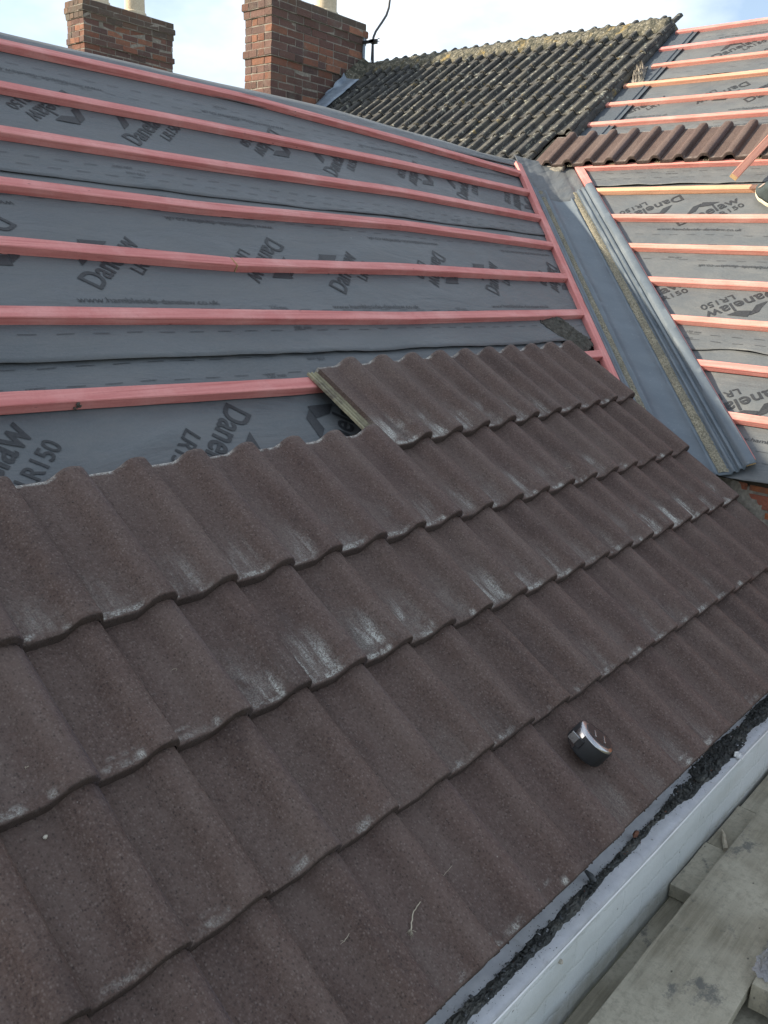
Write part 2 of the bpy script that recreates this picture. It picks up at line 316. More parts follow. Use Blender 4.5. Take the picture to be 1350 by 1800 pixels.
def mat_white_wall():
    m = Mat('white_masonry_paint', 0.6, 0.3)
    n = m.noise(3.0, 5, 0.6, m.coords((1, 1, 1), False)); n2 = m.noise(30, 5, 0.7, m.coords((1, 1, 1), False))
    c = m.mix(m.rng(n, 0.35, 0.7), (0.46, 0.485, 0.475), (0.57, 0.59, 0.585))
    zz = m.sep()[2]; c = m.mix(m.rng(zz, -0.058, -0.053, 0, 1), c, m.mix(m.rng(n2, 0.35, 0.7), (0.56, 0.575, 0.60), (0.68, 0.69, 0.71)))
    v = m.voro(30, m.coords((1, 1, 1.5), False)); sp = m.rng(v.outputs['Distance'], 0.06, 0.13, 1, 0); sp = m.math('MULTIPLY', sp, m.rng(m.sep(v.outputs['Color'])[0], 0.86, 0.9))
    c = m.mix(m.math('MULTIPLY', sp, 0.8), c, (0.12, 0.12, 0.10))
    dn = m.rng(m.noise(2.2, 6, 0.7, m.coords((0.6, 1, 3), False)), 0.52, 0.7); c = m.mix(m.math('MULTIPLY', dn, 0.35), c, (0.40, 0.39, 0.32))
    x, y, z = m.sep(); base = m.rng(z, -0.205, -0.165, 1, 0, True); base = m.math('MULTIPLY', base, m.rng(n2, 0.3, 0.6)); c = m.mix(m.math('MULTIPLY', base, 0.5), c, (0.30, 0.29, 0.22))
    br = m.n.new('ShaderNodeTexBrick'); br.inputs['Scale'].default_value = 1.0; br.inputs['Brick Width'].default_value = 0.205; br.inputs['Row Height'].default_value = 0.066
    br.inputs['Mortar Size'].default_value = 0.006; br.inputs['Mortar Smooth'].default_value = 0.9
    cx = m.n.new('ShaderNodeCombineXYZ'); m.L(x, cx.inputs[0]); m.L(z, cx.inputs[1]); dsn = m.math('MULTIPLY', m.math('SUBTRACT', n2, 0.5), 0.045)
    av = m.n.new('ShaderNodeVectorMath'); av.operation = 'ADD'; m.L(cx.outputs[0], av.inputs[0]); cd2 = m.n.new('ShaderNodeCombineXYZ'); m.L(dsn, cd2.inputs[0]); m.L(dsn, cd2.inputs[1]); m.L(cd2.outputs[0], av.inputs[1])
    m.L(av.outputs[0], br.inputs['Vector'])
    crack = m.math('MULTIPLY', br.outputs['Fac'], m.rng(m.noise(14, 4, 0.7, m.coords((1, 1, 1), False)), 0.50, 0.60)); c = m.mix(m.math('MULTIPLY', crack, 0.16), c, (0.22, 0.22, 0.19))
    m.color(c); m.bump(m.math('SUBTRACT', m.math('MULTIPLY', n2, 0.8), m.math('MULTIPLY', br.outputs['Fac'], 0.35)), 0.0035, 0.7); return m.m
def mat_dirt():
    m = Mat('dark_debris', 0.95, 0.15); n = m.noise(70, 6, 0.75, m.coords(seed=False)); n2 = m.noise(14, 4, 0.6, m.coords(seed=False))
    c = m.mix(m.rng(n, 0.35, 0.7), (0.038, 0.040, 0.039), (0.150, 0.153, 0.145)); c = m.mix(m.rng(n2, 0.52, 0.66, 0, 0.6), c, (0.19, 0.185, 0.165)); m.color(c); m.bump(n, 0.008, 1.0); return m.m
def mat_grit(name, a, b, rough=0.9):
    m = Mat(name, rough, 0.2); n = m.noise(60, 5, 0.7); m.color(m.mix(m.rng(n, 0.3, 0.7), a, b)); m.bump(n, 0.002, 0.7); return m.m
def mat_board():
    m = Mat('scaffold_board', 0.85, 0.2)
    g = m.coords((3.0, 70, 20)); gr = m.noise(1.0, 5, 0.65, g, 0.6); n = m.noise(5, 5, 0.6); n2 = m.noise(80, 4, 0.7)
    c = m.mix(m.rng(gr, 0.3, 0.7), (0.15, 0.135, 0.098), (0.30, 0.272, 0.205))
    c = m.mix(m.rng(n, 0.38, 0.60, 0, 0.75), c, (0.38, 0.355, 0.28)); c = m.mix(m.rng(n2, 0.45, 0.75, 0, 0.55), c, (0.13, 0.12, 0.09))
    sp = m.rng(m.noise(6.5, 6, 0.75, m.coords((1, 1.4, 1))), 0.565, 0.64); c = m.mix(m.math('MULTIPLY', sp, 0.75), c, (0.085, 0.088, 0.085))
    v = m.voro(28, m.coords((1, 1.6, 1))); ch = m.rng(v.outputs['Distance'], 0.04, 0.12, 1, 0); ch = m.math('MULTIPLY', ch, m.rng(m.sep(v.outputs['Color'])[0], 0.85, 0.88)); c = m.mix(ch, c, (0.07, 0.065, 0.055))
    m.color(c); m.bump(m.math('ADD', gr, n2), 0.002, 0.7); return m.m
def plain(name, col, rough=0.5, spec=0.5, metal=0.0, var=0.15, scale=30):
    m = Mat(name, rough, spec, metal); n = m.noise(scale, 4, 0.6)
    m.color(m.mix(m.rng(n, 0.3, 0.7), tuple(x*(1-var) for x in col), tuple(min(1, x*(1+var)) for x in col))); m.rough(m.rng(n, 0.3, 0.7, rough*0.85, min(1, rough*1.15))); return m.m

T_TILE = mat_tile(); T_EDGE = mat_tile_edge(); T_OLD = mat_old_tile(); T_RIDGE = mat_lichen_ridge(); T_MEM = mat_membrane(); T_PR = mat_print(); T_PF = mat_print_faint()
T_BAT = mat_batten(); T_BEND = mat_batten_end(); T_GRP = mat_grp(); T_SAND = mat_sand(); T_BRK = mat_brick(); T_MOR = mat_mortar(); T_LEAD = mat_lead()
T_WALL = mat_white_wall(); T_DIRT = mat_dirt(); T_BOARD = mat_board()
T_BLACK = plain('black_iron', (0.03, 0.032, 0.035), 0.5); T_RUB = plain('black_rubber', (0.018, 0.019, 0.021), 0.55, 0.4); T_CHR = plain('chrome', (0.42, 0.42, 0.43), 0.24, 0.5, 1.0, 0.05)
T_DKP = plain('dark_plastic', (0.02, 0.02, 0.022), 0.3, 0.5); T_POT = mat_grit('buff_clay', (0.48, 0.40, 0.28), (0.66, 0.58, 0.44)); T_CAB = plain('white_cable_sheath', (0.74, 0.74, 0.73), 0.4, 0.5, 0, 0.04)
T_GREY = mat_grit('grey_slate', (0.06, 0.065, 0.07), (0.12, 0.125, 0.13)); T_STONE = mat_grit('pale_pebble', (0.36, 0.33, 0.27), (0.52, 0.48, 0.40)); T_FIB = mat_grit('dry_fibre', (0.30, 0.26, 0.19), (0.48, 0.43, 0.34))
T_FELT = mat_grit('old_brown_felt', (0.035, 0.033, 0.028), (0.105, 0.098, 0.082)); T_RED = mat_grit('brick_crumb', (0.11, 0.055, 0.04), (0.19, 0.09, 0.06))
T_LDK = mat_grit('shade_tinted_gutter_sheet', (0.05, 0.06, 0.072), (0.085, 0.10, 0.115), 0.5)  # grey sheet darkened: shadow beside the old tiles is put into its colour
T_GRASS = mat_grit('distant_ground', (0.10, 0.11, 0.07), (0.16, 0.15, 0.11))

# ------------------------------------------------------------------ ground, house bodies
g = MBd(); N = 1500
a = [g.vert(p) for p in ((-N, -N, -5), (N, -N, -5), (N, N, -5), (-N, N, -5))]; g.face(a)
build('ground', g, T_GRASS, kind='structure')

def prism(name, pts, axis_rng, axis, mat, label):
    b = MBd(); n = len(pts); r0 = []; r1 = []
    for p in pts:
        r0.append(b.vert(Vector((axis_rng[0], p[0], p[1])) if axis == 'x' else Vector((p[0], axis_rng[0], p[1]))))
        r1.append(b.vert(Vector((axis_rng[1], p[0], p[1])) if axis == 'x' else Vector((p[0], axis_rng[1], p[1]))))
    for i in range(n): b.face((r0[i], r0[(i+1) % n], r1[(i+1) % n], r1[i]))
    b.face(r0[::-1]); b.face(r1)
    me = b.mesh(name, mat); bm = bmesh.new(); bm.from_mesh(me); bmesh.ops.recalc_face_normals(bm, faces=bm.faces); bm.to_mesh(me); bm.free()
    return build(name, me, mat, label=label, cat='roof')
tA = math.tan(PA); tB = math.tan(PB); dz = -0.022
yr = 3.285*math.cos(PA); zr = 3.285*math.sin(PA)
roofA = prism('rear_wing_roof', [(0.075, 0.075*tA+dz), (yr, zr+dz), (2*yr-0.02, dz), (2*yr-0.02, -0.5), (0.21, -0.5), (0.21, -0.06), (0.075, -0.060)], (-1.75, 3.6), 'x', T_FELT, 'felted slope of the lower roof wing under the wide batten grid on the left')
xr = X0+5.06*math.cos(PB); zrB = 5.06*math.sin(PB)
def prismB():
    b = MBd()
    x1 = X0+0.82*math.cos(PB)
    pts = [(x1, 0.82*math.sin(PB)+dz), (xr-0.015, zrB+dz), (2*xr-x1, 0.82*math.sin(PB)+dz), (2*xr-x1, -5), (x1+0.13, -5), (x1+0.13, 0.35)]
    r0 = []; r1 = []
    for p in pts:
        v = Vector((p[0]-X0, -1.3, p[1])); v = _rz @ v + Vector((X0, 0, 0)); r0.append(b.vert(v))
        v = Vector((p[0]-X0, 10.3, p[1])); v = _rz @ v + Vector((X0, 0, 0)); r1.append(b.vert(v))
    n = len(pts)
    for i in range(n): b.face((r0[i], r1[i], r1[(i+1) % n], r0[(i+1) % n]))
    b.face(r0); b.face(r1[::-1])
    me = b.mesh('main_house_roof', T_FELT); bm = bmesh.new(); bm.from_mesh(me); bmesh.ops.recalc_face_normals(bm, faces=bm.faces); bm.to_mesh(me); bm.free()
    return build('main_house_roof', me, T_FELT, label='higher main roof that faces the camera beyond the valley', cat='roof')
roofB = prismB()

# ------------------------------------------------------------------ white eaves wall
WY = -0.042; LZ = -0.05
wl = MBd(); nx = 240
secs = [(0.21, LZ+0.004), (0.10, LZ+0.003), (0.02, LZ+0.001), (-0.02, LZ), (WY+0.010, LZ-0.001), (WY+0.003, LZ-0.004), (WY, LZ-0.011), (WY, -0.10), (WY, -0.16), (WY, -0.22), (WY, -0.6), (WY, -5.0)]
rows_ = []
for i in range(nx+1):
    x = -1.75+(2.78+1.75)*i/nx; r_ = []
    for (y, z) in secs:
        j = 0.0022*fbm(x*5, y*9, z*9) if z > -1 else 0
        k = 0.0016*fbm(x*9, 4.0, z*12) if z < LZ-0.006 else 0
        r_.append(wl.vert((x, y+k, z+(j if z > LZ-0.006 else 0))))
    rows_.append(r_)
for i in range(nx):
    for k in range(len(secs)-1): wl.face((rows_[i][k], rows_[i][k+1], rows_[i+1][k+1], rows_[i+1][k]))
def endcap(r_, flip):
    a = [wl.v[i] for i in r_]; b1 = wl.vert((a[0][0], 0.21, -5.0)); f = r_+[b1]; wl.face(f[::-1] if flip else f)
endcap(rows_[0], True); endcap(rows_[-1], False)
wl.face((rows_[0][0], rows_[-1][0], len(wl.v)-1, len(wl.v)-2))
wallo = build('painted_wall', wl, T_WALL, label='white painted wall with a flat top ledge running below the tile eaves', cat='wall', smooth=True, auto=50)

# cable clipped along the outer top arris
cb = MBd(); pts = []
for i in range(90):
    x = -1.6+4.3*i/89; pts.append((x, WY-0.001+0.0010*math.sin(x*5), LZ+0.0018+0.0006*math.sin(x*9+1)))
cb.tube(pts, 0.0023, 8); cable = build('white_cable', cb, T_CAB, label='thin white cable running along the outer edge of the white wall top', cat='cable', smooth=True)
cl = MBd()
cx_ = 1.60
cl.box(cx_-0.010, cx_+0.010, WY-0.004, WY+0.010, LZ+0.0015, LZ+0.0065); cl.box(cx_-0.006, cx_+0.014, WY+0.006, WY+0.020, LZ+0.0025, LZ+0.009)
cl.tube([(cx_-0.012, WY+0.014, LZ+0.006), (cx_-0.004, WY+0.017, LZ+0.014), (cx_+0.006, WY+0.013, LZ+0.012)], 0.0028, 7)
build('cable_clip', cl, T_CAB, bevel=0.001, label='small white clip holding the cable on the wall edge', cat='clip')

# ------------------------------------------------------------------ debris on the ledge
db = MBd(); nx = 420; ny = 16
def dirt_range(x):
    c_ = 0.004+0.006*fbm(x*2.1, 3.1)+0.004*(x-1)
    wdt = 0.0092+0.006*fbm(x*3.3, 9.2)+0.008*abs(fbm(x*11, 1.2))
    if 1.25 < x < 1.75: wdt += 0.018*sst(1.22, 1.36, x)*sst(1.78, 1.6, x); c_ += 0.000
    if x > 1.7: wdt += 0.014*sst(1.7, 1.9, x)
    return c_-wdt, c_+wdt
rws = []
for i in range(nx+1):
    x = -0.6+(2.76+0.6)*i/nx; y0, y1 = dirt_range(x); y0 = max(y0, -0.036); r_ = []
    for j in range(ny+1):
        t = j/ny; y = y0+(y1-y0)*t; e = min(t, 1-t)*2
        h = 0.0042*(e**0.6)*(0.6+0.9*fbm(x*38, y*60, 2))+0.004*fbm(x*120, y*160, 5)*min(1, e*3)
        yy = y+0.003*fbm(x*70, j*0.8)*(1 if j in (0, ny) else 0.4)
        r_.append(db.vert((x, yy, LZ+0.0015+max(h, -0.004 if j in (0, ny) else -0.0008*fbm(x*90, y*90)))))
    rws.append(r_)
for i in range(nx):
    for j in range(ny): db.face((rws[i][j], rws[i+1][j], rws[i+1][j+1], rws[i][j+1]))
def chunk(b, c, s, flat=0.6, mi=0):
    bm = bmesh.new(); bmesh.ops.create_icosphere(bm, subdivisions=1, radius=1)
    q = Matrix.Rotation(random.uniform(0, 6.28), 4, Vector((random.random(), random.random(), random.random()+0.1)).normalized())
    st = Vector((random.uniform(0.6, 1.3), random.uniform(0.5, 1.1), random.uniform(0.4, 0.9)))
    vs = []
    for v in bm.verts:
        p = Vector((v.co.x*st.x, v.co.y*st.y, v.co.z*st.z))*(1+random.uniform(-0.22, 0.22)); p = q @ p; p.z *= flat
        vs.append(b.vert(Vector(c)+p*s))
    for f in bm.faces: b.face([vs[v.index] for v in f.verts], mi)
    bm.free()
for k in range(3400):
    x = random.uniform(-0.4, 2.7); y0, y1 = dirt_range(x); y = random.gauss((y0+y1)/2, (y1-y0)*0.50)
    if y < WY+0.006 or y > 0.05: continue
    s = random.choice([0.0007, 0.0009, 0.0012, 0.0016, 0.0022, 0.003, 0.0045] if y0 < y < y1 else [0.0005, 0.0007, 0.001, 0.0013]); chunk(db, (x, y, LZ+0.003+s*0.4+(0.006 if y0 < y < y1 else 0)*random.random()), s, 0.6, random.choice([0]*30+[1]*6+[2]))
build('ledge_debris', db, [T_DIRT, T_GREY, T_RED], label='dark crumbly mortar and moss debris lying along the white ledge', cat='debris', kind='stuff')
def rock(name, c, s, mat, label, cat='stone', flat=0.7, seed=1):
    random.seed(seed); b = MBd(); chunk(b, (0, 0, 0), s, flat); return build(name, b, mat, matrix=Matrix.Translation(c), label=label, cat=cat, bevel=s*0.12)
rock('slate_fragment', (0.868, 0.012, LZ+0.016), 0.018, T_GREY, 'blue grey slate chip sitting on the dark debris of the ledge', 'stone', 0.75, 3)
rock('brick_fragment', (1.07, 0.008, LZ+0.016), 0.013, T_RED, 'rusty brown lump in the ledge debris beyond the slate chip', 'stone', 0.8, 5)
rock('mortar_lump', (1.40, -0.006, LZ+0.015), 0.020, T_DIRT, 'large black mortar lump on the ledge before the cable clip', 'stone', 0.6, 8)
rock('render_chip', (0.655, WY-0.003, LZ-0.020), 0.008, T_STONE, 'small brown chip stuck on the wall face just under the cable', 'stone', 0.8, 9)
random.seed(11)

# ------------------------------------------------------------------ roof tiles
def bumpf(p, last):
    if p < 0.46: return 0.0
    if p < 0.74: return 0.97*sst(0.46, 0.74, p)
    if p < 0.89: return 0.97+0.05*math.sin((p-0.74)/0.15*math.pi)
    e = min(1.0, (p-0.89)/0.105); f = math.sqrt(max(0.0, 1-e*e))
    return 0.50+0.47*f if last else 0.97*f
def tile_mesh(name, Wd=TW, Ln=TL, t=0.0225, H=0.031, seed=0, mats=None, rough=0.0, under=0.036, edge_mi=1):
    b = MBd(); half = Wd/2
    xs = []
    PX = [0, 0.1, 0.2, 0.3, 0.38, 0.42, 0.46, 0.5, 0.54, 0.58, 0.62, 0.66, 0.70, 0.74, 0.78, 0.82, 0.86, 0.89, 0.905, 0.92, 0.935, 0.95, 0.965, 0.978, 0.988]
    for r_ in range(2):
        for q_ in PX: xs.append(r_*half+half*q_)
    xs.append(Wd); xs.append(Wd+0.003)
    ys = [0.0, 0.0015, 0.004, 0.008, 0.014, 0.03]+[0.06+(Ln-0.06-0.012)*k/7 for k in range(8)]+[Ln-0.006, Ln-0.002, Ln]
    def top(x, y):
        r_ = 0 if x < half else 1; p = min(1.0, (x-r_*half)/half); z = t+H*bumpf(p, r_ == 1)
        if y < 0.007: z -= 0.0045*(1-math.sqrt(max(0, 1-((0.007-y)/0.007)**2)))
        if y > Ln-0.008: z -= 0.003*((y-(Ln-0.008))/0.008)**2
        z += 0.0007*fbm(x*30+seed*7, y*18, seed)+rough*fbm(x*24+seed*3, y*20, seed+2)
        return z
    def bot(x, y):
        r_ = 0 if x < half else 1; p = min(1.0, (x-r_*half)/half); bb = bumpf(p, r_ == 1)
        z = (H+0.003)*bb if bb > 0.02 else 0.0
        if r_ == 1 and x > Wd-0.016: z = max(z, 0.0105)
        if y < 0.02: z += 0.0012*fbm(x*120+seed*11, 3.3, seed)
        return z
    T = {}; Bt = {}
    for i, x in enumerate(xs):
        for j, y in enumerate(ys):
            jj = 0.0012*fbm(x*60+seed*5, 7.7) if j == 0 else 0
            T[i, j] = b.vert((x, y+jj, top(x, y)))
            if j in (0, len(ys)-1) or j == 7: Bt[i, j] = b.vert((x, y+jj, bot(x, y)))
    for i in range(len(xs)-1):
        for j in range(len(ys)-1): b.face((T[i, j], T[i+1, j], T[i+1, j+1], T[i, j+1]))
        J = [0, 7, len(ys)-1]
        for k in range(2): b.face((Bt[i, J[k]], Bt[i, J[k+1]], Bt[i+1, J[k+1]], Bt[i+1, J[k]]))
        b.face((T[i, 0], Bt[i, 0], Bt[i+1, 0], T[i+1, 0])); L = len(ys)-1
        b.face((T[i, L], T[i+1, L], Bt[i+1, L], Bt[i, L]))
    L = len(ys)-1; e = len(xs)-1
    b.face([T[e, j] for j in range(L, -1, -1)]+[Bt[e, 0], Bt[e, 7], Bt[e, L]])
    b.face([T[0, j] for j in range(0, L+1)]+[Bt[0, L], Bt[0, 7], Bt[0, 0]])
    rs = random.getstate(); random.seed(seed*13+5)
    if rough == 0.0:
        for k in range(9):
            x = random.choice([Wd*0.5, Wd, Wd, Wd-0.02, half-0.03, random.uniform(0, Wd)])+random.uniform(-0.012, 0.004); x = min(max(x, 0.004), Wd)
            chunk(b, (x, random.uniform(-0.001, 0.0015), bot(min(x, Wd-0.001), 0)+random.uniform(0.0, 0.003)), random.uniform(0.0016, 0.0034), 0.8, 0)
    random.setstate(rs)
    # grooved side lap
    if under:
        prof = [(-under, 0.0), (-under, 0.0085), (-under+0.006, 0.0085), (-under+0.008, 0.0035), (-under+0.013, 0.0035), (-under+0.015, 0.0085), (-under+0.019, 0.0085), (-under+0.021, 0.0035), (-0.008, 0.0035), (-0.006, 0.0085), (-0.0004, 0.0085), (-0.0004, 0.0)]
        yy = [0.004]+[0.02+(Ln-0.024)*k/12 for k in range(13)]
        rr = []
        for y in yy: rr.append([b.vert((x, y, z+(0.0005*fbm(x*90, y*60, seed) if z > 0 else 0))) for x, z in prof])
        for k in range(len(yy)-1):
            for q in range(len(prof)-1): b.face((rr[k][q], rr[k+1][q], rr[k+1][q+1], rr[k][q+1]), edge_mi)
            b.face((rr[k][-1], rr[k+1][-1], rr[k+1][0], rr[k][0]), edge_mi)
        b.face(rr[0], edge_mi); b.face(rr[-1][::-1], edge_mi)
    me = b.mesh(name, mats, True)
    me.set_sharp_from_angle(angle=R(42)); return me
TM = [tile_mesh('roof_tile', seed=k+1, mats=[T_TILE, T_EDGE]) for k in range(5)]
HN = 0.0562; HH = 0.0265
def tile_matrix(Mf, u, v, hn, hh, rot=0.0, L=TL):
    th = math.atan2(hh-hn, L)
    return Mf @ Matrix.Translation((u, v, hn)) @ Matrix.Rotation(rot, 4, 'Z') @ Matrix.Rotation(th, 4, 'X')
ORD = ['first', 'second', 'third', 'fourth', 'fifth', 'sixth', 'seventh', 'eighth', 'ninth', 'tenth', 'eleventh', 'twelfth', 'thirteenth', 'fourteenth', 'fifteenth', 'sixteenth']
VROW = [0.018, 0.2915, 0.563, 0.824]
COURSE = ['eaves course', 'second course above the eaves', 'third course above the eaves', 'fourth course above the eaves', 'short top course']
chalk = {(2, 1): 0.9, (2, 2): 1.0, (2, 3): 0.75, (2, 0): 0.2, (3, 1): 0.55, (3, 2): 0.6, (3, 0): 0.5, (1, 1): 0.35, (1, 2): 0.45, (4, 4): 0.95, (4, 5): 0.8, (4, 6): 0.65, (4, 7): 0.5, (4, 8): 0.4, (2, 5): 0.5, (2, 6): 0.95, (2, 7): 1.0, (2, 8): 0.8, (2, 4): 0.6, (3, 4): 0.6, (3, 5): 0.75, (3, 6): 0.7, (3, 3): 0.55, (1, 4): 0.5, (1, 5): 0.55, (1, 6): 0.5, (0, 3): 0.5, (0, 4): 0.5, (0, 1): 0.4, (0, 2): 0.3, (1, 0): 0.3}
def add_tile(r_, i, u, v, rot=0.0):
    me = random.choice(TM); o = bpy.data.objects.new('roof_tile', me)
    nth = 8-i
    how = {0: 'dark brown', 1: 'dark brown', 2: 'white scuffed brown', 3: 'brown', 4: 'chalky brown'}[r_] if chalk.get((r_, i), 0.2) > 0.45 else 'dark brown'
    if r_ == 0:
        lab = '%s tile in the lowest course above the white wall, %s from the left' % (how, ORD[i+1])
    else:
        lab = '%s tile, %s from the valley end in the %s' % (how, ORD[nth], COURSE[r_])
    link(o, None, lab, 'roof tile', 'brown tiles laid on the left roof')
    o['chalk'] = float(chalk.get((r_, i), random.choice([0.0, 0.1, 0.25, 0.4])))
    o.matrix_world = tile_matrix(MA, u+random.uniform(-0.0008, 0.0008), v+random.uniform(-0.0012, 0.0012), HN+random.uniform(0, 0.0008), HH, rot+random.uniform(-0.003, 0.003))
for r_ in range(4):
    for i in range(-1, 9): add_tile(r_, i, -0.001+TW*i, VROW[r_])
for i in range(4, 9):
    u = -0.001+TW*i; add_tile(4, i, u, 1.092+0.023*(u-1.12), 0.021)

# hidden head batten of every tiled course carries the tiles
def batten_geo(pts, z0=0.0, wd=0.043, th=0.026, endfn0=None, endfn1=None, seed=0, step=0.11):
    """pts: (x, y of top edge) in roof coordinates; box section swept along x"""
    b = MBd()
    def yat(x):
        if x <= pts[0][0]: return pts[0][1]
        for (xa, ya), (xb, yb) in zip(pts, pts[1:]):
            if x <= xb:
                t = (x-xa)/(xb-xa); return ya+(yb-ya)*t
        return pts[-1][1]
    x0, x1 = pts[0][0], pts[-1][0]; n = max(2, int((x1-x0)/step)); cc = 0.0022
    prof = [(0, 0), (-wd, 0), (-wd, th-cc), (-wd+cc, th), (-cc, th), (0, th-cc)]
    rings = []
    for i in range(n+1):
        x = x0+(x1-x0)*i/n
        ym = (yat(x-0.06)+yat(x)*2+yat(x+0.06))/4 if 0 < i < n else yat(x); r_ = []
        for k, (dy, z) in enumerate(prof):
            y = ym+dy; xx = x
            if i == n and endfn1: xx = endfn1(y)
            if i == 0 and endfn0: xx = endfn0(y)
            r_.append(b.vert((xx, y+0.0008*fbm(x*6, k*3.1, seed), z0+z+(0.0009*fbm(x*7, k, seed+3) if z > 0 else 0))))
        rings.append(r_)
    m_ = len(prof)
    for i in range(n):
        for k in range(m_): b.face((rings[i][k], rings[i][(k+1) % m_], rings[i+1][(k+1) % m_], rings[i+1][k]), 0)
    b.face(rings[0][::-1], 1); b.face(rings[-1], 1)
    return b
def batten(Mf, pts, label, group, tint=0.0, name='roof_batten', **kw):
    o = build(name, batten_geo(pts, **kw), [T_BAT, T_BEND], matrix=Mf, label=label, cat='batten', group=group); o['tint'] = tint
    me = o.data; bm = bmesh.new(); bm.from_mesh(me); bmesh.ops.recalc_face_normals(bm, faces=bm.faces); bm.to_mesh(me); bm.free(); return o
XL = -1.7
batA = [
 ('top', [(XL, 3.16), (0.2, 3.19), (1.011, 3.207), (2.124, 3.245), (3.139, 3.184), (4.168, 3.099)]),
 ('second', [(XL, 2.87), (0.873, 2.889), (1.672, 2.904), (2.886, 2.908), (4.001, 2.869)]),
 ('third', [(XL, 2.60), (0.747, 2.599), (1.483, 2.602), (2.638, 2.632), (3.789, 2.589)]),
 ('fourth', [(XL, 2.32), (0.623, 2.312), (1.296, 2.304), (2.377, 2.348), (3.569, 2.317)]),
 ('fifth', None),
 ('sixth', [(XL, 1.76), (0.378, 1.748), (1.803, 1.731), (3.144, 1.756)]),
 ('seventh', [(XL, 1.475), (0.253, 1.461), (1.12, 1.437), (2.913, 1.475)])]
GA = 'pink battens across the left roof'
for k, (nm, pts) in enumerate(batA):
    if pts is None:
        batten(MA, [(XL, 2.045), (0.5, 2.029), (1.224, 1.998)], 'pink batten fifth from the ridge on the left roof, piece left of the gapped joint', GA, seed=50)
        p2 = [(1.229, 1.996), (2.084, 2.029), (3.357, 2.037)]
        p2[-1] = (uA_at(2.037, 0.245), 2.037)
        batten(MA, p2, 'pink batten fifth from the ridge on the left roof, piece right of the gapped joint', GA, seed=51, endfn1=lambda v: uA_at(v, 0.2445))
    else:
        pts = list(pts); v_ = pts[-1][1]; pts[-1] = (uA_at(v_, 0.245), v_)
        lab = {'top': 'topmost pink batten just under the ridge of the left roof', 'seventh': 'lowest bare pink batten of the left roof, running in under the short top tile course'}.get(nm, 'pink batten %s from the ridge on the left roof' % nm)
        batten(MA, pts, lab, GA, seed=k, endfn1=lambda v: uA_at(v, 0.2445))
for k, v in enumerate([1.187, 0.925, 0.652, 0.378]):
    batten(MA, [(XL, v), (2.66, v)], 'pink batten hidden under the heads of the tile course', 'battens under the laid tiles', seed=20+k, th=0.0255)
b = MBd()
for (u_, v_, w_) in ((0.412, 1.414, 0.007), (0.735, 1.413, 0.016)):
    for k in range(5): chunk(b, (u_+random.uniform(-w_, w_), v_-0.0035+random.uniform(-0.0015, 0.001), 0.006+0.004*k), 0.0045, 0.9)
kb = [o_ for o_ in C.objects if o_.get('label', '').startswith('lowest bare pink')][0]
build('knot', b, T_FELT, kb)
# eaves fillet carrying the first course
ef = MBd(); ef.box(-1.7, 2.68, 0.075, 0.115, -0.002, 0.0495); build('eaves_fillet', ef, T_FELT, matrix=MA, label='tilting fillet under the noses of the eaves course', cat='batten', bevel=0.002)

# valley battens (follow the valley)
def vframe(m_, n_):        # x along the valley, y = away from the valley on that slope, z = normal
    return frame(P0, DV, m_, n_)
def valley_batten(Mf, t0, t1, qa, label):
    b = batten_geo([(t0, qa+0.045), (t1, qa+0.045)], wd=0.045, th=0.027, seed=31)
    o = build('valley_batten', b, [T_BAT, T_BEND], matrix=Mf, label=label, cat='batten', group='battens along the valley'); o['tint'] = 0.0
    me = o.data; bm = bmesh.new(); bm.from_mesh(me); bmesh.ops.recalc_face_normals(bm, faces=bm.faces); bm.to_mesh(me); bm.free()
MVA = vframe(mA, nA); nmB = -mB
MVB = frame(P0, DV, mB, nB)          # right slope: y negative going right
valley_batten(MVA, 1.30, 3.90, 0.1995, 'pink batten laid diagonally along the left side of the grey valley trough')
b = batten_geo([(0.93, -0.2), (3.99, -0.2)], wd=0.045, th=0.027, seed=33)
o = build('valley_batten', b, [T_BAT, T_BEND], matrix=MVB, label='pink batten laid diagonally along the right side of the valley trough', cat='batten', group='battens along the valley'); o['tint'] = 0.0
me = o.data; bm = bmesh.new(); bm.from_mesh(me); bmesh.ops.recalc_face_normals(bm, faces=bm.faces); bm.to_mesh(me); bm.free()

# right roof battens
wBt = [5.003, 4.733, 4.465, 4.197, 3.932, 3.664, 3.385, 3.106, 2.827, 2.546, 2.265, 1.978, 1.691, 1.395, 1.099]
GB = 'pink battens across the right roof'
tints = {0: 0.05, 2: 0.2, 3: 0.45, 4: 0.15, 8: 0.62, 9: 0.15, 10: 0.2, 12: 0.15}
nameB = ['topmost batten of the right roof against the sky', 'second batten from the ridge of the right roof', 'third batten from the ridge of the right roof', 'fourth batten from the ridge of the right roof, paler than its neighbours', 'fifth batten from the ridge of the right roof', 'lowest batten above the single tile row on the right roof', 'batten under the heads of the single tile row on the right roof', 'red batten showing under the noses of the single tile row', 'pale yellowish batten just below the single tile row on the right roof',
         'pink batten second below the single tile row, right roof', 'pink batten third below the single tile row, right roof', 'pink batten fourth below the single tile row, right roof', 'pink batten fifth below the single tile row, right roof', 'pink batten sixth below the single tile row, right roof', 'lowest pink batten of the right roof near the valley foot']
for k, wv in enumerate(wBt):
    if k <= 5:
        s0 = [-2.56, -2.565, -2.50, -2.585, -2.62, -2.665][k]; f0 = None
    elif k == 6: s0 = -2.70; f0 = None
    else: s0 = sB_at(wv, 0.247); f0 = (lambda v: sB_at(v, 0.2455))
    p_ = [(s0, wv), (s0+0.7, wv+random.uniform(-0.004, 0.004)), (s0+1.4, wv+random.uniform(-0.004, 0.004)), (0.85, wv)]
    batten(MB, p_, nameB[k], GB, tint=tints.get(k, random.uniform(0, 0.12)), seed=60+k, endfn0=f0, wd=0.040)

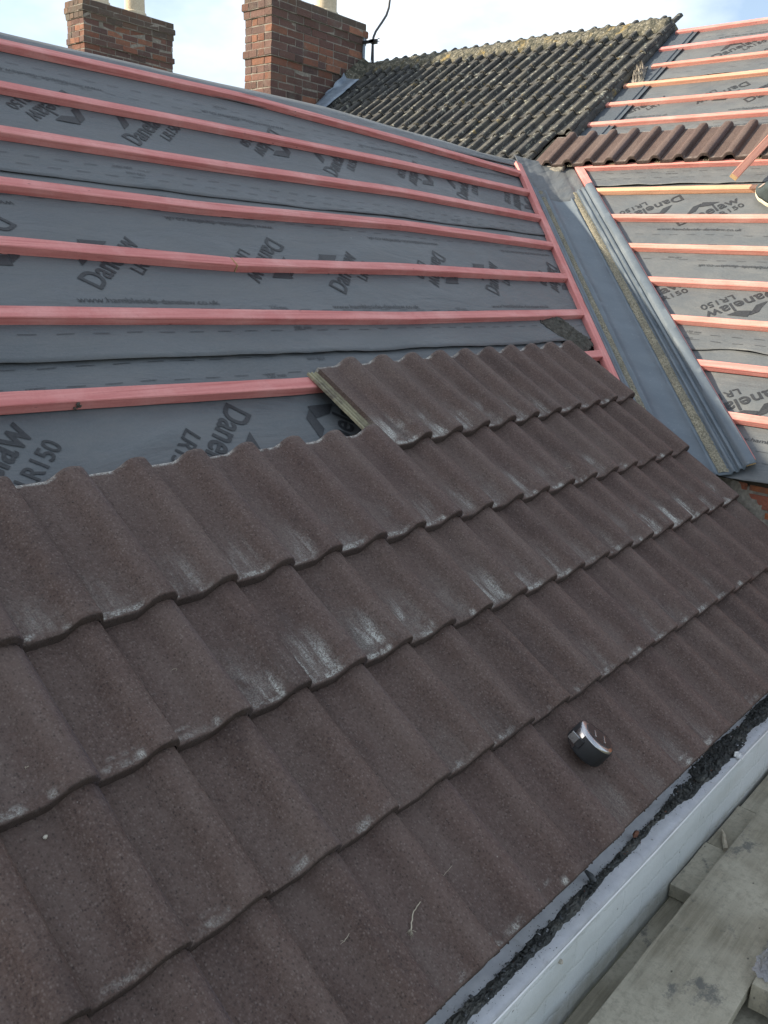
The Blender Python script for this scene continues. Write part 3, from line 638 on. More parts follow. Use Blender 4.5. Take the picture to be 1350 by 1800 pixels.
# ------------------------------------------------------------------ single new tile row on the right roof
for i in range(8):
    o = bpy.data.objects.new('roof_tile', TM[i % 5])
    lab = 'brown tile, %s from the left in the single row on the right roof' % ORD[i]
    link(o, None, lab, 'roof tile', 'single row of brown tiles on the right roof'); o['chalk'] = [0.1, 0.3, 0.35, 0.2, 0.25, 0.45, 0.3, 0.2][i]
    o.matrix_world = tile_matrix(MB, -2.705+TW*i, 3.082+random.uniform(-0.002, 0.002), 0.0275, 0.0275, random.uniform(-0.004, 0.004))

# ------------------------------------------------------------------ membranes
def text_geo(body, offset=0.0):
    key = (body, offset)
    if key in text_geo.c: return text_geo.c[key]
    cu = bpy.data.curves.new('t', 'FONT'); cu.body = body; cu.size = 1; cu.offset = offset; cu.resolution_u = 4
    ob = bpy.data.objects.new('t', cu); C.objects.link(ob); bpy.context.view_layer.update()
    me = ob.to_mesh(); vs = [v.co.copy() for v in me.vertices]; fs = [tuple(p.vertices) for p in me.polygons]
    ob.to_mesh_clear(); bpy.data.objects.remove(ob); bpy.data.curves.remove(cu)
    x0 = min(v.x for v in vs); x1 = max(v.x for v in vs)
    y0 = 0.0; y1 = max(v.y for v in vs)
    text_geo.c[key] = ([((v.x-x0)/(x1-x0), v.y/y1) for v in vs], fs); return text_geo.c[key]
text_geo.c = {}
class Print:
    """marks printed on one membrane strip: each word mark, web address and line of dashes is a part of its own"""
    def __init__(s): s.items = []; s.b = None
    def start(s, name): s.b = MBd(); s.items.append((name, s.b))
    def put(s, vs, fs, x, y, ang, sx, sy, ox=0.0, oy=0.0, mi=0):
        ca, sa = math.cos(R(ang)), math.sin(R(ang)); ids = []
        for (a_, b_) in vs:
            lx = a_*sx+ox; ly = b_*sy+oy; ids.append(s.b.vert((x+ca*lx-sa*ly, y+sa*lx+ca*ly, 0)))
        for f in fs: s.b.face([ids[k] for k in f], mi)
    def logo(s, x, y, ang, mi=0, k=1.0):          # x, y = middle of the baseline of the word
        s.start('printed_logo')
        vs, fs = text_geo('Danelaw', 0.016); s.put(vs, fs, x, y, ang, 0.335*k, 0.068*k, -0.1675*k, 0, mi)
        vs, fs = text_geo('LR150', 0.012); s.put(vs, fs, x, y, ang, 0.155*k, 0.040*k, 0.01*k, -0.062*k, mi)
        q = [(-0.098, 0.078), (-0.046, 0.078), (0.008, 0.132), (-0.036, 0.132)]; s.put(q, [(0, 1, 2, 3)], x, y, ang, k, k, 0, 0, mi)
        q = [(0.018, 0.138), (-0.014, 0.106), (0.034, 0.074), (0.086, 0.074)]; s.put(q, [(0, 1, 2, 3)], x, y, ang, k, k, 0, 0, mi)
    def www(s, x, y, ang, mi=0):
        s.start('printed_web_address')
        vs, fs = text_geo('www.hambleside-danelaw.co.uk', 0.0); s.put(vs, fs, x, y, ang, 0.458, 0.0215, -0.229, 0, mi)
    def small(s, body, x, y, ang, mi=1):
        s.start('printed_measure')
        vs, fs = text_geo(body, 0.0); s.put(vs, fs, x, y, ang, 0.016*len(body)*0.72, 0.015, 0, 0, mi)
    def dashes(s, x0, x1, y, per=0.098, ln=0.048, mi=1, th=0.0020, slope=0.0):
        s.start('printed_dashes'); x = x0
        while x < x1:
            yy = y+slope*(x-x0)
            s.put([(0, 0), (ln, 0), (ln, th), (0, th)], [(0, 1, 2, 3)], x, yy+random.uniform(-0.0015, 0.0015), random.uniform(-1.5, 1.5), 1, 1, 0, 0, mi); x += per
    def make(s, parent, hf, clips, lift=0.0021):
        for name, b in s.items:
            me = b.mesh('print', [T_PR, T_PF]); bm = bmesh.new(); bm.from_mesh(me)
            for (co, no) in clips:                      # keep the side the normal points to
                ge = bm.verts[:]+bm.edges[:]+bm.faces[:]
                bmesh.ops.bisect_plane(bm, geom=ge, plane_co=co, plane_no=no, clear_inner=True)
            if not bm.faces: bm.free(); bpy.data.meshes.remove(me); continue
            for v in bm.verts: v.co.z = hf(v.co.x, v.co.y)+lift
            for f in bm.faces:
                f.normal_update()
                if f.normal.z < 0: f.normal_flip()
            me2 = bpy.data.meshes.new(name); bm.to_mesh(me2); bm.free()
            for mm in (T_PR, T_PF): me2.materials.append(mm)
            bpy.data.meshes.remove(me)
            link(bpy.data.objects.new(name, me2), parent)
def sheet(name, x0f, x1f, y0f, y1, hf, nx, ny, Mf, label, group, thick=0.0012, mat=None):
    b = MBd(); g_ = []
    for j in range(ny+1):
        r_ = []
        for i in range(nx+1):
            # y first with a nominal x
            t = j/ny; yv_mid = y0f(0.0)+(y1-y0f(0.0))*t
            xa = x0f(yv_mid); xb = x1f(yv_mid); x = xa+(xb-xa)*i/nx
            y = y0f(x)+(y1-y0f(x))*t; r_.append(b.vert((x, y, hf(x, y))))
        g_.append(r_)
    for j in range(ny):
        for i in range(nx): b.face((g_[j][i], g_[j][i+1], g_[j+1][i+1], g_[j+1][i]))
    o = build(name, b, mat or T_MEM, matrix=Mf, smooth=True, label=label, cat='roofing membrane', group=group)
    md = o.modifiers.new('thickness', 'SOLIDIFY'); md.thickness = 0.0006; md.offset = -1
    return o
# --- left roof
battA = [3.19, 2.885, 2.60, 2.32, 2.03, 1.745, 1.455, 1.187, 0.925, 0.652, 0.378, 0.05]
def pin(v, lst, wd=0.043):
    """0 on the battens, 1 half way between them"""
    best = 1.0
    for b_ in lst:
        d = v-(b_-wd/2); best = min(best, max(0.0, abs(d)-wd/2)/0.10)
    return min(1.0, best)**1.2
def wrinkA(u, v): return pin(v, battA)*(0.0050*fbm(u*2.3, v*3.1, 1)+0.0040*fbm(u*0.9+5, v*1.1, 2)+0.0040*max(0, fbm(u*4.5+v*5.5, v*1.6-u*1.3, 3)-0.12))
def lapA1(u): return 1.5680+0.012*math.sin((u-0.3)*1.3+2.6)+0.003*fbm(u*2.2, 4)
def lapA2(u): return 2.381+0.030*sst(1.4, 2.6, u)+0.006*fbm(u*2.6, 8)
def h_top(u, v): return -0.002+wrinkA(u, v)+0.0016*sst(0.09, 0.0, v-lapA2(u))*(0.1+1.6*abs(fbm(u*2.6, 2.2)))+0.004*sst(2.62, 2.40, v)
def h_mid(u, v): return -0.001+wrinkA(u, v)*sst(2.50, 2.34, v)+0.005*sst(0.10, 0.0, v-lapA1(u))*(0.5+0.8*abs(fbm(u*1.3, 5.2)))-0.0032*sst(2.36, 2.44, v)+0.003*sst(1.9, 1.7, v)
def h_low(u, v): return -0.0045+(wrinkA(u, v)+0.012*pin(v, battA)*math.exp(-(((v-1.20)-0.42*(u-0.32))/0.035)**2)*sst(0.2, 0.4, u)*sst(0.8, 0.6, u))*sst(1.72, 1.52, v)
GM = 'membrane strips on the left roof'
mt = sheet('roof_membrane', lambda v: -1.74, lambda v: uA_at(v, 0.02), lapA2, 3.292, h_top, 300, 46, MA, 'top strip of grey printed membrane on the left roof, under the ridge', GM)
mm_ = sheet('roof_membrane', lambda v: -1.74, lambda v: uA_at(v, 0.02), lapA1, 2.53, h_mid, 260, 46, MA, 'middle strip of grey printed membrane on the left roof', GM)
ml = sheet('roof_membrane', lambda v: -1.74, lambda v: min(uA_at(v, 0.02), 2.76), lambda u: 0.035, 1.70, h_low, 230, 80, MA, 'lowest strip of grey membrane on the left roof, running down under the laid tiles', GM)
vclip = ((X0, 0, 0), (-0.786, 0.618, 0))
pr = Print()
AU = 43.0
for (x, y) in [(1.403, 2.782), (2.40, 2.789), (3.36, 2.775), (0.45, 2.79)]: pr.logo(x, y, AU)
for (x, y) in [(1.014, 2.857), (2.000, 2.895), (2.966, 2.869), (3.83, 2.80), (0.05, 2.87)]: pr.logo(x, y, AU+180)
for x in (1.10, 2.0, 2.95, 3.85, 0.15): pr.www(x, 3.040, 180, 1)
pr.dashes(0.1, 4.3, 3.085); pr.dashes(0.15, 4.3, 3.015)
pr.dashes(-0.4, 4.0, 2.485); pr.dashes(-0.35, 4.0, 2.435); pr.small('100 mm', 1.15, 2.50, 180); pr.small('150 mm', 1.18, 2.465, 180)
pr.small('150 mm', 1.95, 3.11, 180); pr.small('100 mm', 2.95, 2.46, 180)
pr.make(mt, h_top, [((X0, 0, 0), (-0.786, 0.618, 0)), ((0, 2.385, 0), (0, 1, 0))])
pr = Print()
for (x, y) in [(0.823, 1.959), (1.781, 1.971), (2.75, 1.985), (-0.15, 1.96)]: pr.logo(x, y, AU)
for (x, y) in [(1.384, 2.046), (2.332, 2.057), (0.42, 2.05), (3.27, 2.05)]: pr.logo(x, y, AU+180)
for x, y in [(0.835, 1.790), (1.763, 1.776), (2.72, 1.79)]: pr.www(x, y, 0)
for x in (1.352, 2.318, 3.27, 0.40): pr.www(x, 2.232, 180, 0)
pr.dashes(0.0, 3.6, 1.768); pr.dashes(0.2, 3.6, 2.262); pr.small('225 mm', 1.25, 1.772, 0); pr.small('225 mm', 2.22, 1.772, 0); pr.small('225 mm', 1.02, 2.272, 180); pr.small('225 mm', 1.98, 2.272, 180)
pr.dashes(-0.2, 3.3, 1.667); pr.small('100 mm', 1.28, 1.672, 0); pr.small('100 mm', 0.22, 1.68, 0); pr.small('100 mm', 1.20, 2.352, 180)
pr.make(mm_, h_mid, [((X0, 0, 0), (-0.786, 0.618, 0)), ((0, 1.590, 0), (0, 1, 0))])
pr = Print()
for (x, y) in [(0.165, 1.245), (1.172, 1.236)]: pr.logo(x, y, AU, 0, 1.04)
for (x, y) in [(0.700, 1.275), (1.66, 1.27)]: pr.logo(x, y, AU+180, 0, 1.04)
pr.dashes(-0.1, 3.0, 1.560); pr.dashes(-0.06, 3.0, 1.496, slope=-0.006); pr.small('150 mm', 1.30, 1.548, 180); pr.small('100 mm', 0.33, 1.478, 0); pr.small('150 mm', 1.03, 1.475, 0)
pr.make(ml, h_low, [((X0, 0, 0), (-0.786, 0.618, 0)), ((0, 0.9, 0), (0, 1, 0))])

# ridge cover of the left roof: membrane rolls over the top
rc = MBd(); g_ = []
RV = [(-1.74, 3.275), (1.06, 3.312), (1.8, 3.330), (2.7, 3.368), (3.5, 3.318), (4.5, 3.235)]
def ridge_v(u):
    for (xa, ya), (xb, yb) in zip(RV, RV[1:]):
        if u <= xb: return ya+(yb-ya)*sst(xa, xb, u)*1.0
    return RV[-1][1]
for i in range(141):
    x = -1.74+(4.46+1.74)*i/140; r_ = []; vr = ridge_v(x)+0.003*fbm(x*2.2, 3)
    crest = MA @ Vector((x, vr, 0.004)); bot = MA @ Vector((x, 3.195, 0.0045+0.002*fbm(x*3, 1)))
    for k in range(9):
        if k <= 4: p = bot.lerp(crest, k/4)+nA*(0.003*fbm(x*3, k*0.7)*(1 if 0 < k < 4 else 0))
        else:
            t = (k-4)/4; p = Vector((x, crest.y+0.16*t*math.cos(PA), crest.z-0.012*t-0.16*t*math.sin(PA)))
        r_.append(rc.vert(p))
    g_.append(r_)
for i in range(140):
    for k in range(8): rc.face((g_[i][k], g_[i+1][k], g_[i+1][k+1], g_[i][k+1]))
o = build('ridge_membrane', rc, T_MEM, smooth=True, label='narrow dark membrane band folded over the ridge of the left roof', cat='roofing membrane'); md = o.modifiers.new('thickness', 'SOLIDIFY'); md.thickness = 0.0015

# --- right roof
def pinB(w_): return pin(w_, wBt, 0.040)
def wrinkB(s, w_): return pinB(w_)*(0.0075*abs(fbm(s*2.1, w_*2.7, 7))+0.004*fbm(s*1.0, w_*1.3, 8)+0.0012*fbm(s*9+w_*7, w_*8-s*4, 9))
def lapB1(s): return 1.486+0.016*fbm(s*2.2, 3.3)+0.012*sst(-1.0, -0.75, s)*sst(-0.55, -0.8, s)
def lapB2(s): return 2.885+0.006*fbm(s*2.5, 5)
def lapB3(s): return 4.245+0.006*fbm(s*2.5, 6)
def endlift(s, d, k): return 0.008*sst(0.08, 0.0, d)*(0.08+1.2*max(0, fbm(s*2.6, k)+0.1))
def hB_foot(s, w_): return -0.006+wrinkB(s, w_)*sst(1.66, 1.46, w_)
def hB_low(s, w_): return -0.002+wrinkB(s, w_)*sst(3.05, 2.85, w_)+endlift(s, w_-lapB1(s), 1.5)-0.005*sst(2.8, 2.92, w_)+0.002*sst(1.65, 1.52, w_)
def hB_mid(s, w_): return -0.0005+wrinkB(s, w_)*sst(4.40, 4.22, w_)+endlift(s, w_-lapB2(s), 4.5)-0.005*sst(4.16, 4.28, w_)
def hB_top(s, w_): return 0.0005+wrinkB(s, w_)+endlift(s, w_-lapB3(s), 9.5)
GMB = 'membrane strips on the right roof'
xr_ = lambda w_: 0.9
m4 = sheet('roof_membrane', lambda w_: sB_at(w_, 0.02), xr_, lambda s: 0.772+0.012*fbm(s*5, 2), 1.64, hB_foot, 130, 60, MB, 'lowest membrane strip of the right roof, hanging over the brick wall', GMB)
m3 = sheet('roof_membrane', lambda w_: sB_at(w_, 0.02), xr_, lapB1, 3.03, hB_low, 170, 90, MB, 'wide grey printed membrane strip of the right roof beside the valley trough', GMB)
m2 = sheet('roof_membrane', lambda w_: max(sB_at(w_, 0.02), -2.75), xr_, lapB2, 4.38, hB_mid, 190, 90, MB, 'membrane strip of the right roof passing under the single tile row', GMB)
m1 = sheet('roof_membrane', lambda w_: -2.62, xr_, lapB3, 5.055, hB_top, 190, 60, MB, 'top membrane strip of the right roof beside the old ridge', GMB)
vb = ((0, 0, 0), (0.7575, 0.6525, 0)); off = -0.19
vclB = ((sB_at(0, 0.2), 0, 0), (0.7575, 0.6525, 0))
pr = Print()
for (x, y) in [(-0.60, 1.225), (0.33, 1.22)]: pr.logo(x, y, 220)
for (x, y) in [(0.0, 1.19)]: pr.logo(x, y, 44)
pr.www(-0.345, 0.978, 0); pr.www(0.6, 0.978, 0); pr.dashes(-0.45, 0.8, 0.93); pr.dashes(-0.5, 0.8, 0.87)
pr.make(m4, hB_foot, [vclB])
pr = Print()
for (x, y) in [(-1.318, 2.585), (-0.36, 2.585), (0.6, 2.58)]: pr.logo(x, y, 44)
for (x, y) in [(-1.690, 2.668), (-0.76, 2.66), (0.2, 2.66)]: pr.logo(x, y, 222)
for (x, y) in [(-0.875, 1.862), (0.08, 1.86), (-1.82, 1.86)]: pr.logo(x, y, 222)
for (x, y) in [(-0.45, 1.80), (-1.30, 1.835)]: pr.logo(x, y, 44)
pr.www(-1.317, 2.428, 0); pr.www(-0.36, 2.428, 0); pr.www(-0.955, 2.130, 180); pr.www(0.0, 2.13, 180)
pr.dashes(-1.65, 0.8, 2.385); pr.dashes(-1.60, 0.8, 2.300); pr.dashes(-1.5, 0.8, 2.165); pr.small('150 mm', -1.30, 2.19, 180)
pr.dashes(-1.1, 0.8, 1.592); pr.dashes(-1.08, 0.8, 1.548); pr.small('150 mm', -1.02, 1.600, 0); pr.small('100 mm', -1.04, 1.556, 0)
pr.make(m3, hB_low, [vclB, ((0, 1.51, 0), (0, 1, 0))])
pr = Print()
pr.dashes(-2.2, 0.8, 2.965); pr.dashes(-2.15, 0.8, 3.030); pr.small('150 mm', -1.75, 3.0, 0)
for (x, y) in [(-1.83, 3.99), (-0.85, 3.99), (0.1, 3.99)]: pr.logo(x, y, 222)
for (x, y) in [(-1.47, 3.93), (-2.30, 3.86), (-0.5, 3.9)]: pr.logo(x, y, 44)
pr.www(-1.45, 3.73, 0, 1); pr.www(-2.3, 3.73, 0, 1); pr.www(-0.5, 3.73, 0, 1); pr.www(-1.5, 3.545, 180, 1); pr.dashes(-2.3, 0.8, 3.58); pr.dashes(-2.3, 0.8, 3.52)
pr.make(m2, hB_mid, [((0, 2.90, 0), (0, 1, 0))])
pr = Print()
for (x, y) in [(-1.95, 4.60), (-1.0, 4.6)]: pr.logo(x, y, 44)
for (x, y) in [(-1.60, 4.60), (-0.6, 4.6)]: pr.logo(x, y, 222)
pr.www(-1.95, 4.83, 180, 1); pr.www(-1.0, 4.83, 180, 1); pr.dashes(-2.3, 0.8, 4.33); pr.dashes(-2.3, 0.8, 4.86)
pr.make(m1, hB_top, [((0, 4.26, 0), (0, 1, 0))])

# ------------------------------------------------------------------ valley trough
root = empty('valley_trough', Matrix.Identity(4), 'blue grey moulded valley trough with two sandy strips between the two roofs', 'valley trough')
secs = [('A', 0.197, 0.024), ('A', 0.193, 0.0285), ('A', 0.188, 0.0275), ('A', 0.180, 0.012), ('A', 0.166, 0.008), ('A', 0.160, 0.017), ('A', 0.152, 0.018), ('A', 0.146, 0.007), ('A', 0.088, 0.006), ('A', 0.083, 0.013), ('A', 0.077, 0.013), ('A', 0.071, 0.005), ('A', 0.035, 0.0045),
        ('A', 0.0, 0.0045), ('B', 0.035, 0.0045), ('B', 0.071, 0.005), ('B', 0.077, 0.013), ('B', 0.083, 0.013), ('B', 0.088, 0.006), ('B', 0.146, 0.007), ('B', 0.152, 0.018), ('B', 0.158, 0.018), ('B', 0.163, 0.008), ('B', 0.172, 0.008), ('B', 0.178, 0.022), ('B', 0.185, 0.022), ('B', 0.191, 0.012), ('B', 0.196, 0.014), ('B', 0.203, 0.031), ('B', 0.212, 0.0325), ('B', 0.236, 0.032), ('B', 0.239, 0.027)]
QC = 0.150; BL = 0.62
def vp(side, t, q, h):
    n_ = nA if side == 'A' else nB
    p = P0+DV*t+(mA*q if side == 'A' else -mB*q)
    if q < QC:                                   # the bed of the trough bridges the valley
        f = 0.5+(0.5*q/QC)*(1 if side == 'A' else -1)
        c_ = (P0+DV*t-mB*QC).lerp(P0+DV*t+mA*QC, f)
        k = BL*sst(1.0, 0.75, q/QC); p = p.lerp(c_, k); n_ = n_.lerp((nA+nB).normalized(), k*0.8).normalized()
    return p+n_*h
tb = MBd(); g_ = []; T0, T1, NT = 0.905, 3.60, 110
for i in range(NT+1):
    t = T0+(T1-T0)*i/NT; r_ = []
    for k, (sd, q, h) in enumerate(secs):
        tt = t+(0.045*max(0, (0.12-q))/0.12 if (i == NT and False) else 0)
        wob = 0.0012*fbm(t*3, k*0.35, 4); r_.append(tb.vert(vp(sd, tt, q+0.0010*fbm(t*2.2, k*0.2, 6), h+wob)))
    g_.append(r_)
for i in range(NT):
    for k in range(len(secs)-1): tb.face((g_[i][k], g_[i][k+1], g_[i+1][k+1], g_[i+1][k]))
o = build('trough_sheet', tb, T_GRP, root, smooth=True); md = o.modifiers.new('thickness', 'SOLIDIFY'); md.thickness = 0.003; md.offset = 1
o.data.set_sharp_from_angle(angle=R(60))
for side in ('A', 'B'):
    gb = MBd(); g_ = []; n = 420
    for i in range(n+1):
        t = T0+0.012+(T1-T0-0.03)*i/n; r_ = []
        for k in range(11):
            e = abs(k-5)/5; q = 0.117+(k-5)*(0.0048 if side == 'B' else 0.0036)+(0.0022*fbm(t*40, k) if k in (0, 10) else 0.0008*fbm(t*60, k)); r_.append(gb.vert(vp(side, t, q, 0.0095+(0.0045*(1-e**3))+0.0022*noise.noise(Vector((t*260, k*2.1, 1.5))))))
        g_.append(r_)
    for i in range(n):
        for k in range(10): gb.face((g_[i][k], g_[i][k+1], g_[i+1][k+1], g_[i+1][k]))
    build('mineral_strip', gb, T_SAND, root, smooth=True)

# crumpled membrane saddle above the trough
sd_ = MBd(); g_ = []
for i in range(49):
    t = 3.44+(4.12-3.44)*i/48; r_ = []
    for k in range(41):
        d = -1+2*k/40; cr_ = 0.012*abs(noise.noise(Vector((t*3.2+d*0.7, d*1.3, 3))))+0.004*noise.noise(Vector((t*9+d*3, d*2.5, 6))); ed = 1-sst(0.8, 1.0, abs(d)); edt = sst(3.44, 3.50, t)
        h = (0.005+cr_*ed+0.010*(1-abs(d))*0.6)*edt-0.004*(1-edt)
        q = abs(d)*0.198; p = vp('A' if d >= 0 else 'B', t, q, h); r_.append(sd_.vert(p))
    g_.append(r_)
for i in range(48):
    for k in range(40): sd_.face((g_[i][k], g_[i+1][k], g_[i+1][k+1], g_[i][k+1]))
o = build('valley_head_membrane', sd_, T_MEM, smooth=True, label='creased dark membrane patch at the top of the valley trough', cat='roofing membrane'); md = o.modifiers.new('thickness', 'SOLIDIFY'); md.thickness = 0.0015
# mortar and lead remnant where the roofs meet
fl = MBd(); g_ = []
for i in range(17):
    r_ = []
    for j in range(9):
        s = -2.77+0.30*i/16; w_ = 3.03+0.085*j/8+0.012*fbm(i*0.4, 3); h = 0.030+0.014*fbm(i*0.35, j*0.5, 2)-(0.02 if j == 0 else 0); r_.append(fl.vert((s, w_, h)))
    g_.append(r_)
for i in range(16):
    for j in range(8): fl.face((g_[i][j], g_[i+1][j], g_[i+1][j+1], g_[i][j+1]))
o = build('mortar_remnant', fl, T_MOR, matrix=MB, smooth=True, label='ragged pale mortar remnant under the lowest old tiles at the valley head', cat='mortar'); md = o.modifiers.new('thickness', 'SOLIDIFY'); md.thickness = 0.02; md.offset = -1

# ------------------------------------------------------------------ old tiled roof
OTW = 0.236
OT = [tile_mesh('old_roof_tile', Wd=OTW, Ln=0.36, t=0.013, H=0.030, seed=21+k, mats=[T_OLD], rough=0.0022, under=0, edge_mi=0) for k in range(4)]
random.seed(5)
ogau = 0.272; hn = 0.046
for r_ in range(9):                      # from the ridge downwards
    wv = 4.835-ogau*r_
    s_right = -2.60 if wv > 3.40 else -2.715
    ncol = 15
    for i in range(ncol):
        s = s_right-OTW*(i+1)-0.004*r_
        if s < -5.80: continue
        if s+OTW < sB_at(wv, -0.10) - 0.0 and wv < 2.6: pass
        zb = wv*math.sin(PB)
        yy = -s
        # hidden behind the left roof wing or inside it
        if wv+0.36 < 3.06: continue
        if wv < 2.75: continue
        o = bpy.data.objects.new('old_roof_tile', random.choice(OT))
        side = 'the right-hand verge'
        lab = 'old mossy tile, %s from the right end of the %s course below the ridge' % (ORD[i], ORD[r_])
        link(o, None, lab, 'old tile', 'old mossy tiles left on the main roof')
        o.matrix_world = tile_matrix(MB, s+random.uniform(-0.002, 0.002), wv+random.uniform(-0.005, 0.005), hn+random.uniform(0, 0.0015), HH, random.uniform(-0.006, 0.006), 0.36)
        last = wv
# ridge tiles
rt = MBd(); n = 14
def ridge_mesh(seed):
    b = MBd(); g_ = []
    L = 0.40
    for i in range(11):
        x = L*i/10; r_ = []
        for k in range(n+1):
            an = math.pi*(0.06+0.88*k/n); rad = 0.112+0.008*fbm(x*14, k*0.9, seed)+(0.006 if i == 0 else 0)
            z = math.sin(an)*rad*0.66; r_.append(b.vert((x, math.cos(an)*rad*1.22, z+0.006*fbm(x*22, k*1.3, seed+4))))
        g_.append(r_)
    for i in range(10):
        for k in range(n): b.face((g_[i][k], g_[i+1][k], g_[i+1][k+1], g_[i][k+1]))
    b.face(g_[0]); b.face(g_[-1][::-1])
    return b.mesh('ridge_tile', T_RIDGE, True)
RM = [ridge_mesh(k) for k in (1, 5, 9)]
MR = frame(Vector((xr+0.03, 0, zrB)), -yB, Vector((-1, 0, 0)), Vector((0, 0, 1)))
MRb = frame(Vector((X0, 0, 0))+wB*5.09, yB, -Vector(nB.cross(yB)) if False else Vector((1, 0, 0)), Vector((0, 0, 1)))
for i in range(8):
    o = bpy.data.objects.new('ridge_tile', RM[i % 3]); link(o, None, 'lichen covered ridge tile, %s from the right end of the old ridge' % ORD[i], 'ridge tile', 'old ridge tiles')
    sag = -0.020*math.sin(math.pi*(i+0.5)/8)
    mx = Matrix.Translation(Vector((X0, 0, 0))+wB*5.10+yB*(2.66+0.397*i)+Vector((0, 0, -0.012+sag))) @ frame((0, 0, 0), yB, Vector((-1, 0, 0)), Vector((0, 0, 1))) @ Matrix.Rotation(random.uniform(-0.02, 0.02), 4, 'Z')
    o.matrix_world = mx
# mortar bed below ridge tiles
mb_ = MBd(); g_ = []
for i in range(161):
    s = -5.80+(5.80-2.62)*i/160; r_ = []
    for k, (w_, h) in enumerate([(4.90, 0.045), (4.925, 0.078), (4.965, 0.094), (5.02, 0.100), (5.06, 0.10)]):
        r_.append(mb_.vert((s, w_+0.018*fbm(s*9, k*0.7, 3)*(1 if k < 2 else 0.2), h+0.012*fbm(s*14, k*1.4, 5))))
    g_.append(r_)
for i in range(160):
    for k in range(4): mb_.face((g_[i][k], g_[i+1][k], g_[i+1][k+1], g_[i][k+1]))
o = build('ridge_mortar', mb_, T_RIDGE, matrix=MB, smooth=True, label='lichen crusted mortar bed under the old ridge tiles', cat='mortar'); md = o.modifiers.new('thickness', 'SOLIDIFY'); md.thickness = 0.05; md.offset = -1
# verge mortar at the right edge of the old tiles + grey gutter strip beside them
vm = MBd(); g_ = []
for i in range(81):
    w_ = 3.46+(5.03-3.46)*i/80; r_ = []
    for k, (s, h) in enumerate([(-2.66, 0.055), (-2.625, 0.060), (-2.597, 0.048), (-2.590, 0.02), (-2.592, -0.004)]):
        r_.append(vm.vert((s+0.010*fbm(w_*9, k*0.5, 2), w_, h+0.009*fbm(w_*16, k*1.1, 7))))
    g_.append(r_)
for i in range(80):
    for k in range(4): vm.face((g_[i][k], g_[i][k+1], g_[i+1][k+1], g_[i+1][k]))
o = build('verge_mortar', vm, T_OLD, matrix=MB, smooth=True, label='rough dark mortar along the cut right-hand edge of the old tiles', cat='mortar'); md = o.modifiers.new('thickness', 'SOLIDIFY'); md.thickness = 0.03; md.offset = -1
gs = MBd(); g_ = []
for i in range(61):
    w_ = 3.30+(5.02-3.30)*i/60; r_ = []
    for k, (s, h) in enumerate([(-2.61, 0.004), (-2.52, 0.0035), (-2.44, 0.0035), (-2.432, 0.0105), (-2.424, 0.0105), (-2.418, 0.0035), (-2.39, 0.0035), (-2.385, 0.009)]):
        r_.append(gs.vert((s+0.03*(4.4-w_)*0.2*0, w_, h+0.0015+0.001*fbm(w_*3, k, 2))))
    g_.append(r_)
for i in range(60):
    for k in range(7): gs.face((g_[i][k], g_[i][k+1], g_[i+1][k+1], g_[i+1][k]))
o = build('bonding_gutter', gs, T_LDK, matrix=MB @ Matrix.Translation((0, 0, 0.004)), label='dark grey gutter strip, shade painted in, beside the cut edge of the old tiles', cat='gutter strip'); md = o.modifiers.new('thickness', 'SOLIDIFY'); md.thickness = 0.002
# crumpled lump of mortar by the verge
def crumple(name, Mf, c, L, W_, H_, mat, label, cat, seed):
    b = MBd(); g_ = []
    for i in range(25):
        r_ = []
        for j in range(17):
            a_ = i/24; t = j/16; px = (a_-0.5)*L; py = (t-0.5)*W_; e = min(1, min(a_, 1-a_)*5)*min(1, min(t, 1-t)*5)
            jag = 0.012*fbm(a_*9, t*9, seed+3)*(1 if e < 0.3 else 0.3)
            r_.append(b.vert((px+jag, py+jag, H_*e*(0.35+abs(fbm(a_*4, t*5, seed))*1.3)+0.002+0.006*e*fbm(a_*15, t*15, seed))))
        g_.append(r_)
    for i in range(24):
        for j in range(16): b.face((g_[i][j], g_[i+1][j], g_[i+1][j+1], g_[i][j+1]))
    o = build(name, b, mat, matrix=Mf @ Matrix.Translation(c) @ Matrix.Rotation(0.35, 4, 'Z'), smooth=False, label=label, cat=cat); md = o.modifiers.new('thickness', 'SOLIDIFY'); md.thickness = 0.006; md.offset = -1; return o
crumple('mortar_rubble', MB, (-2.545, 4.33, 0.012), 0.085, 0.24, 0.055, T_MOR, 'crumpled pale lump of broken mortar lying beside the old tile edge', 'rubble', 4)
crumple('old_felt_scrap', MA, (2.875, 1.612, 0.004), 0.20, 0.235, 0.018, T_FELT, 'torn dark brown felt scrap between two battens beside the valley batten', 'felt scrap', 9)

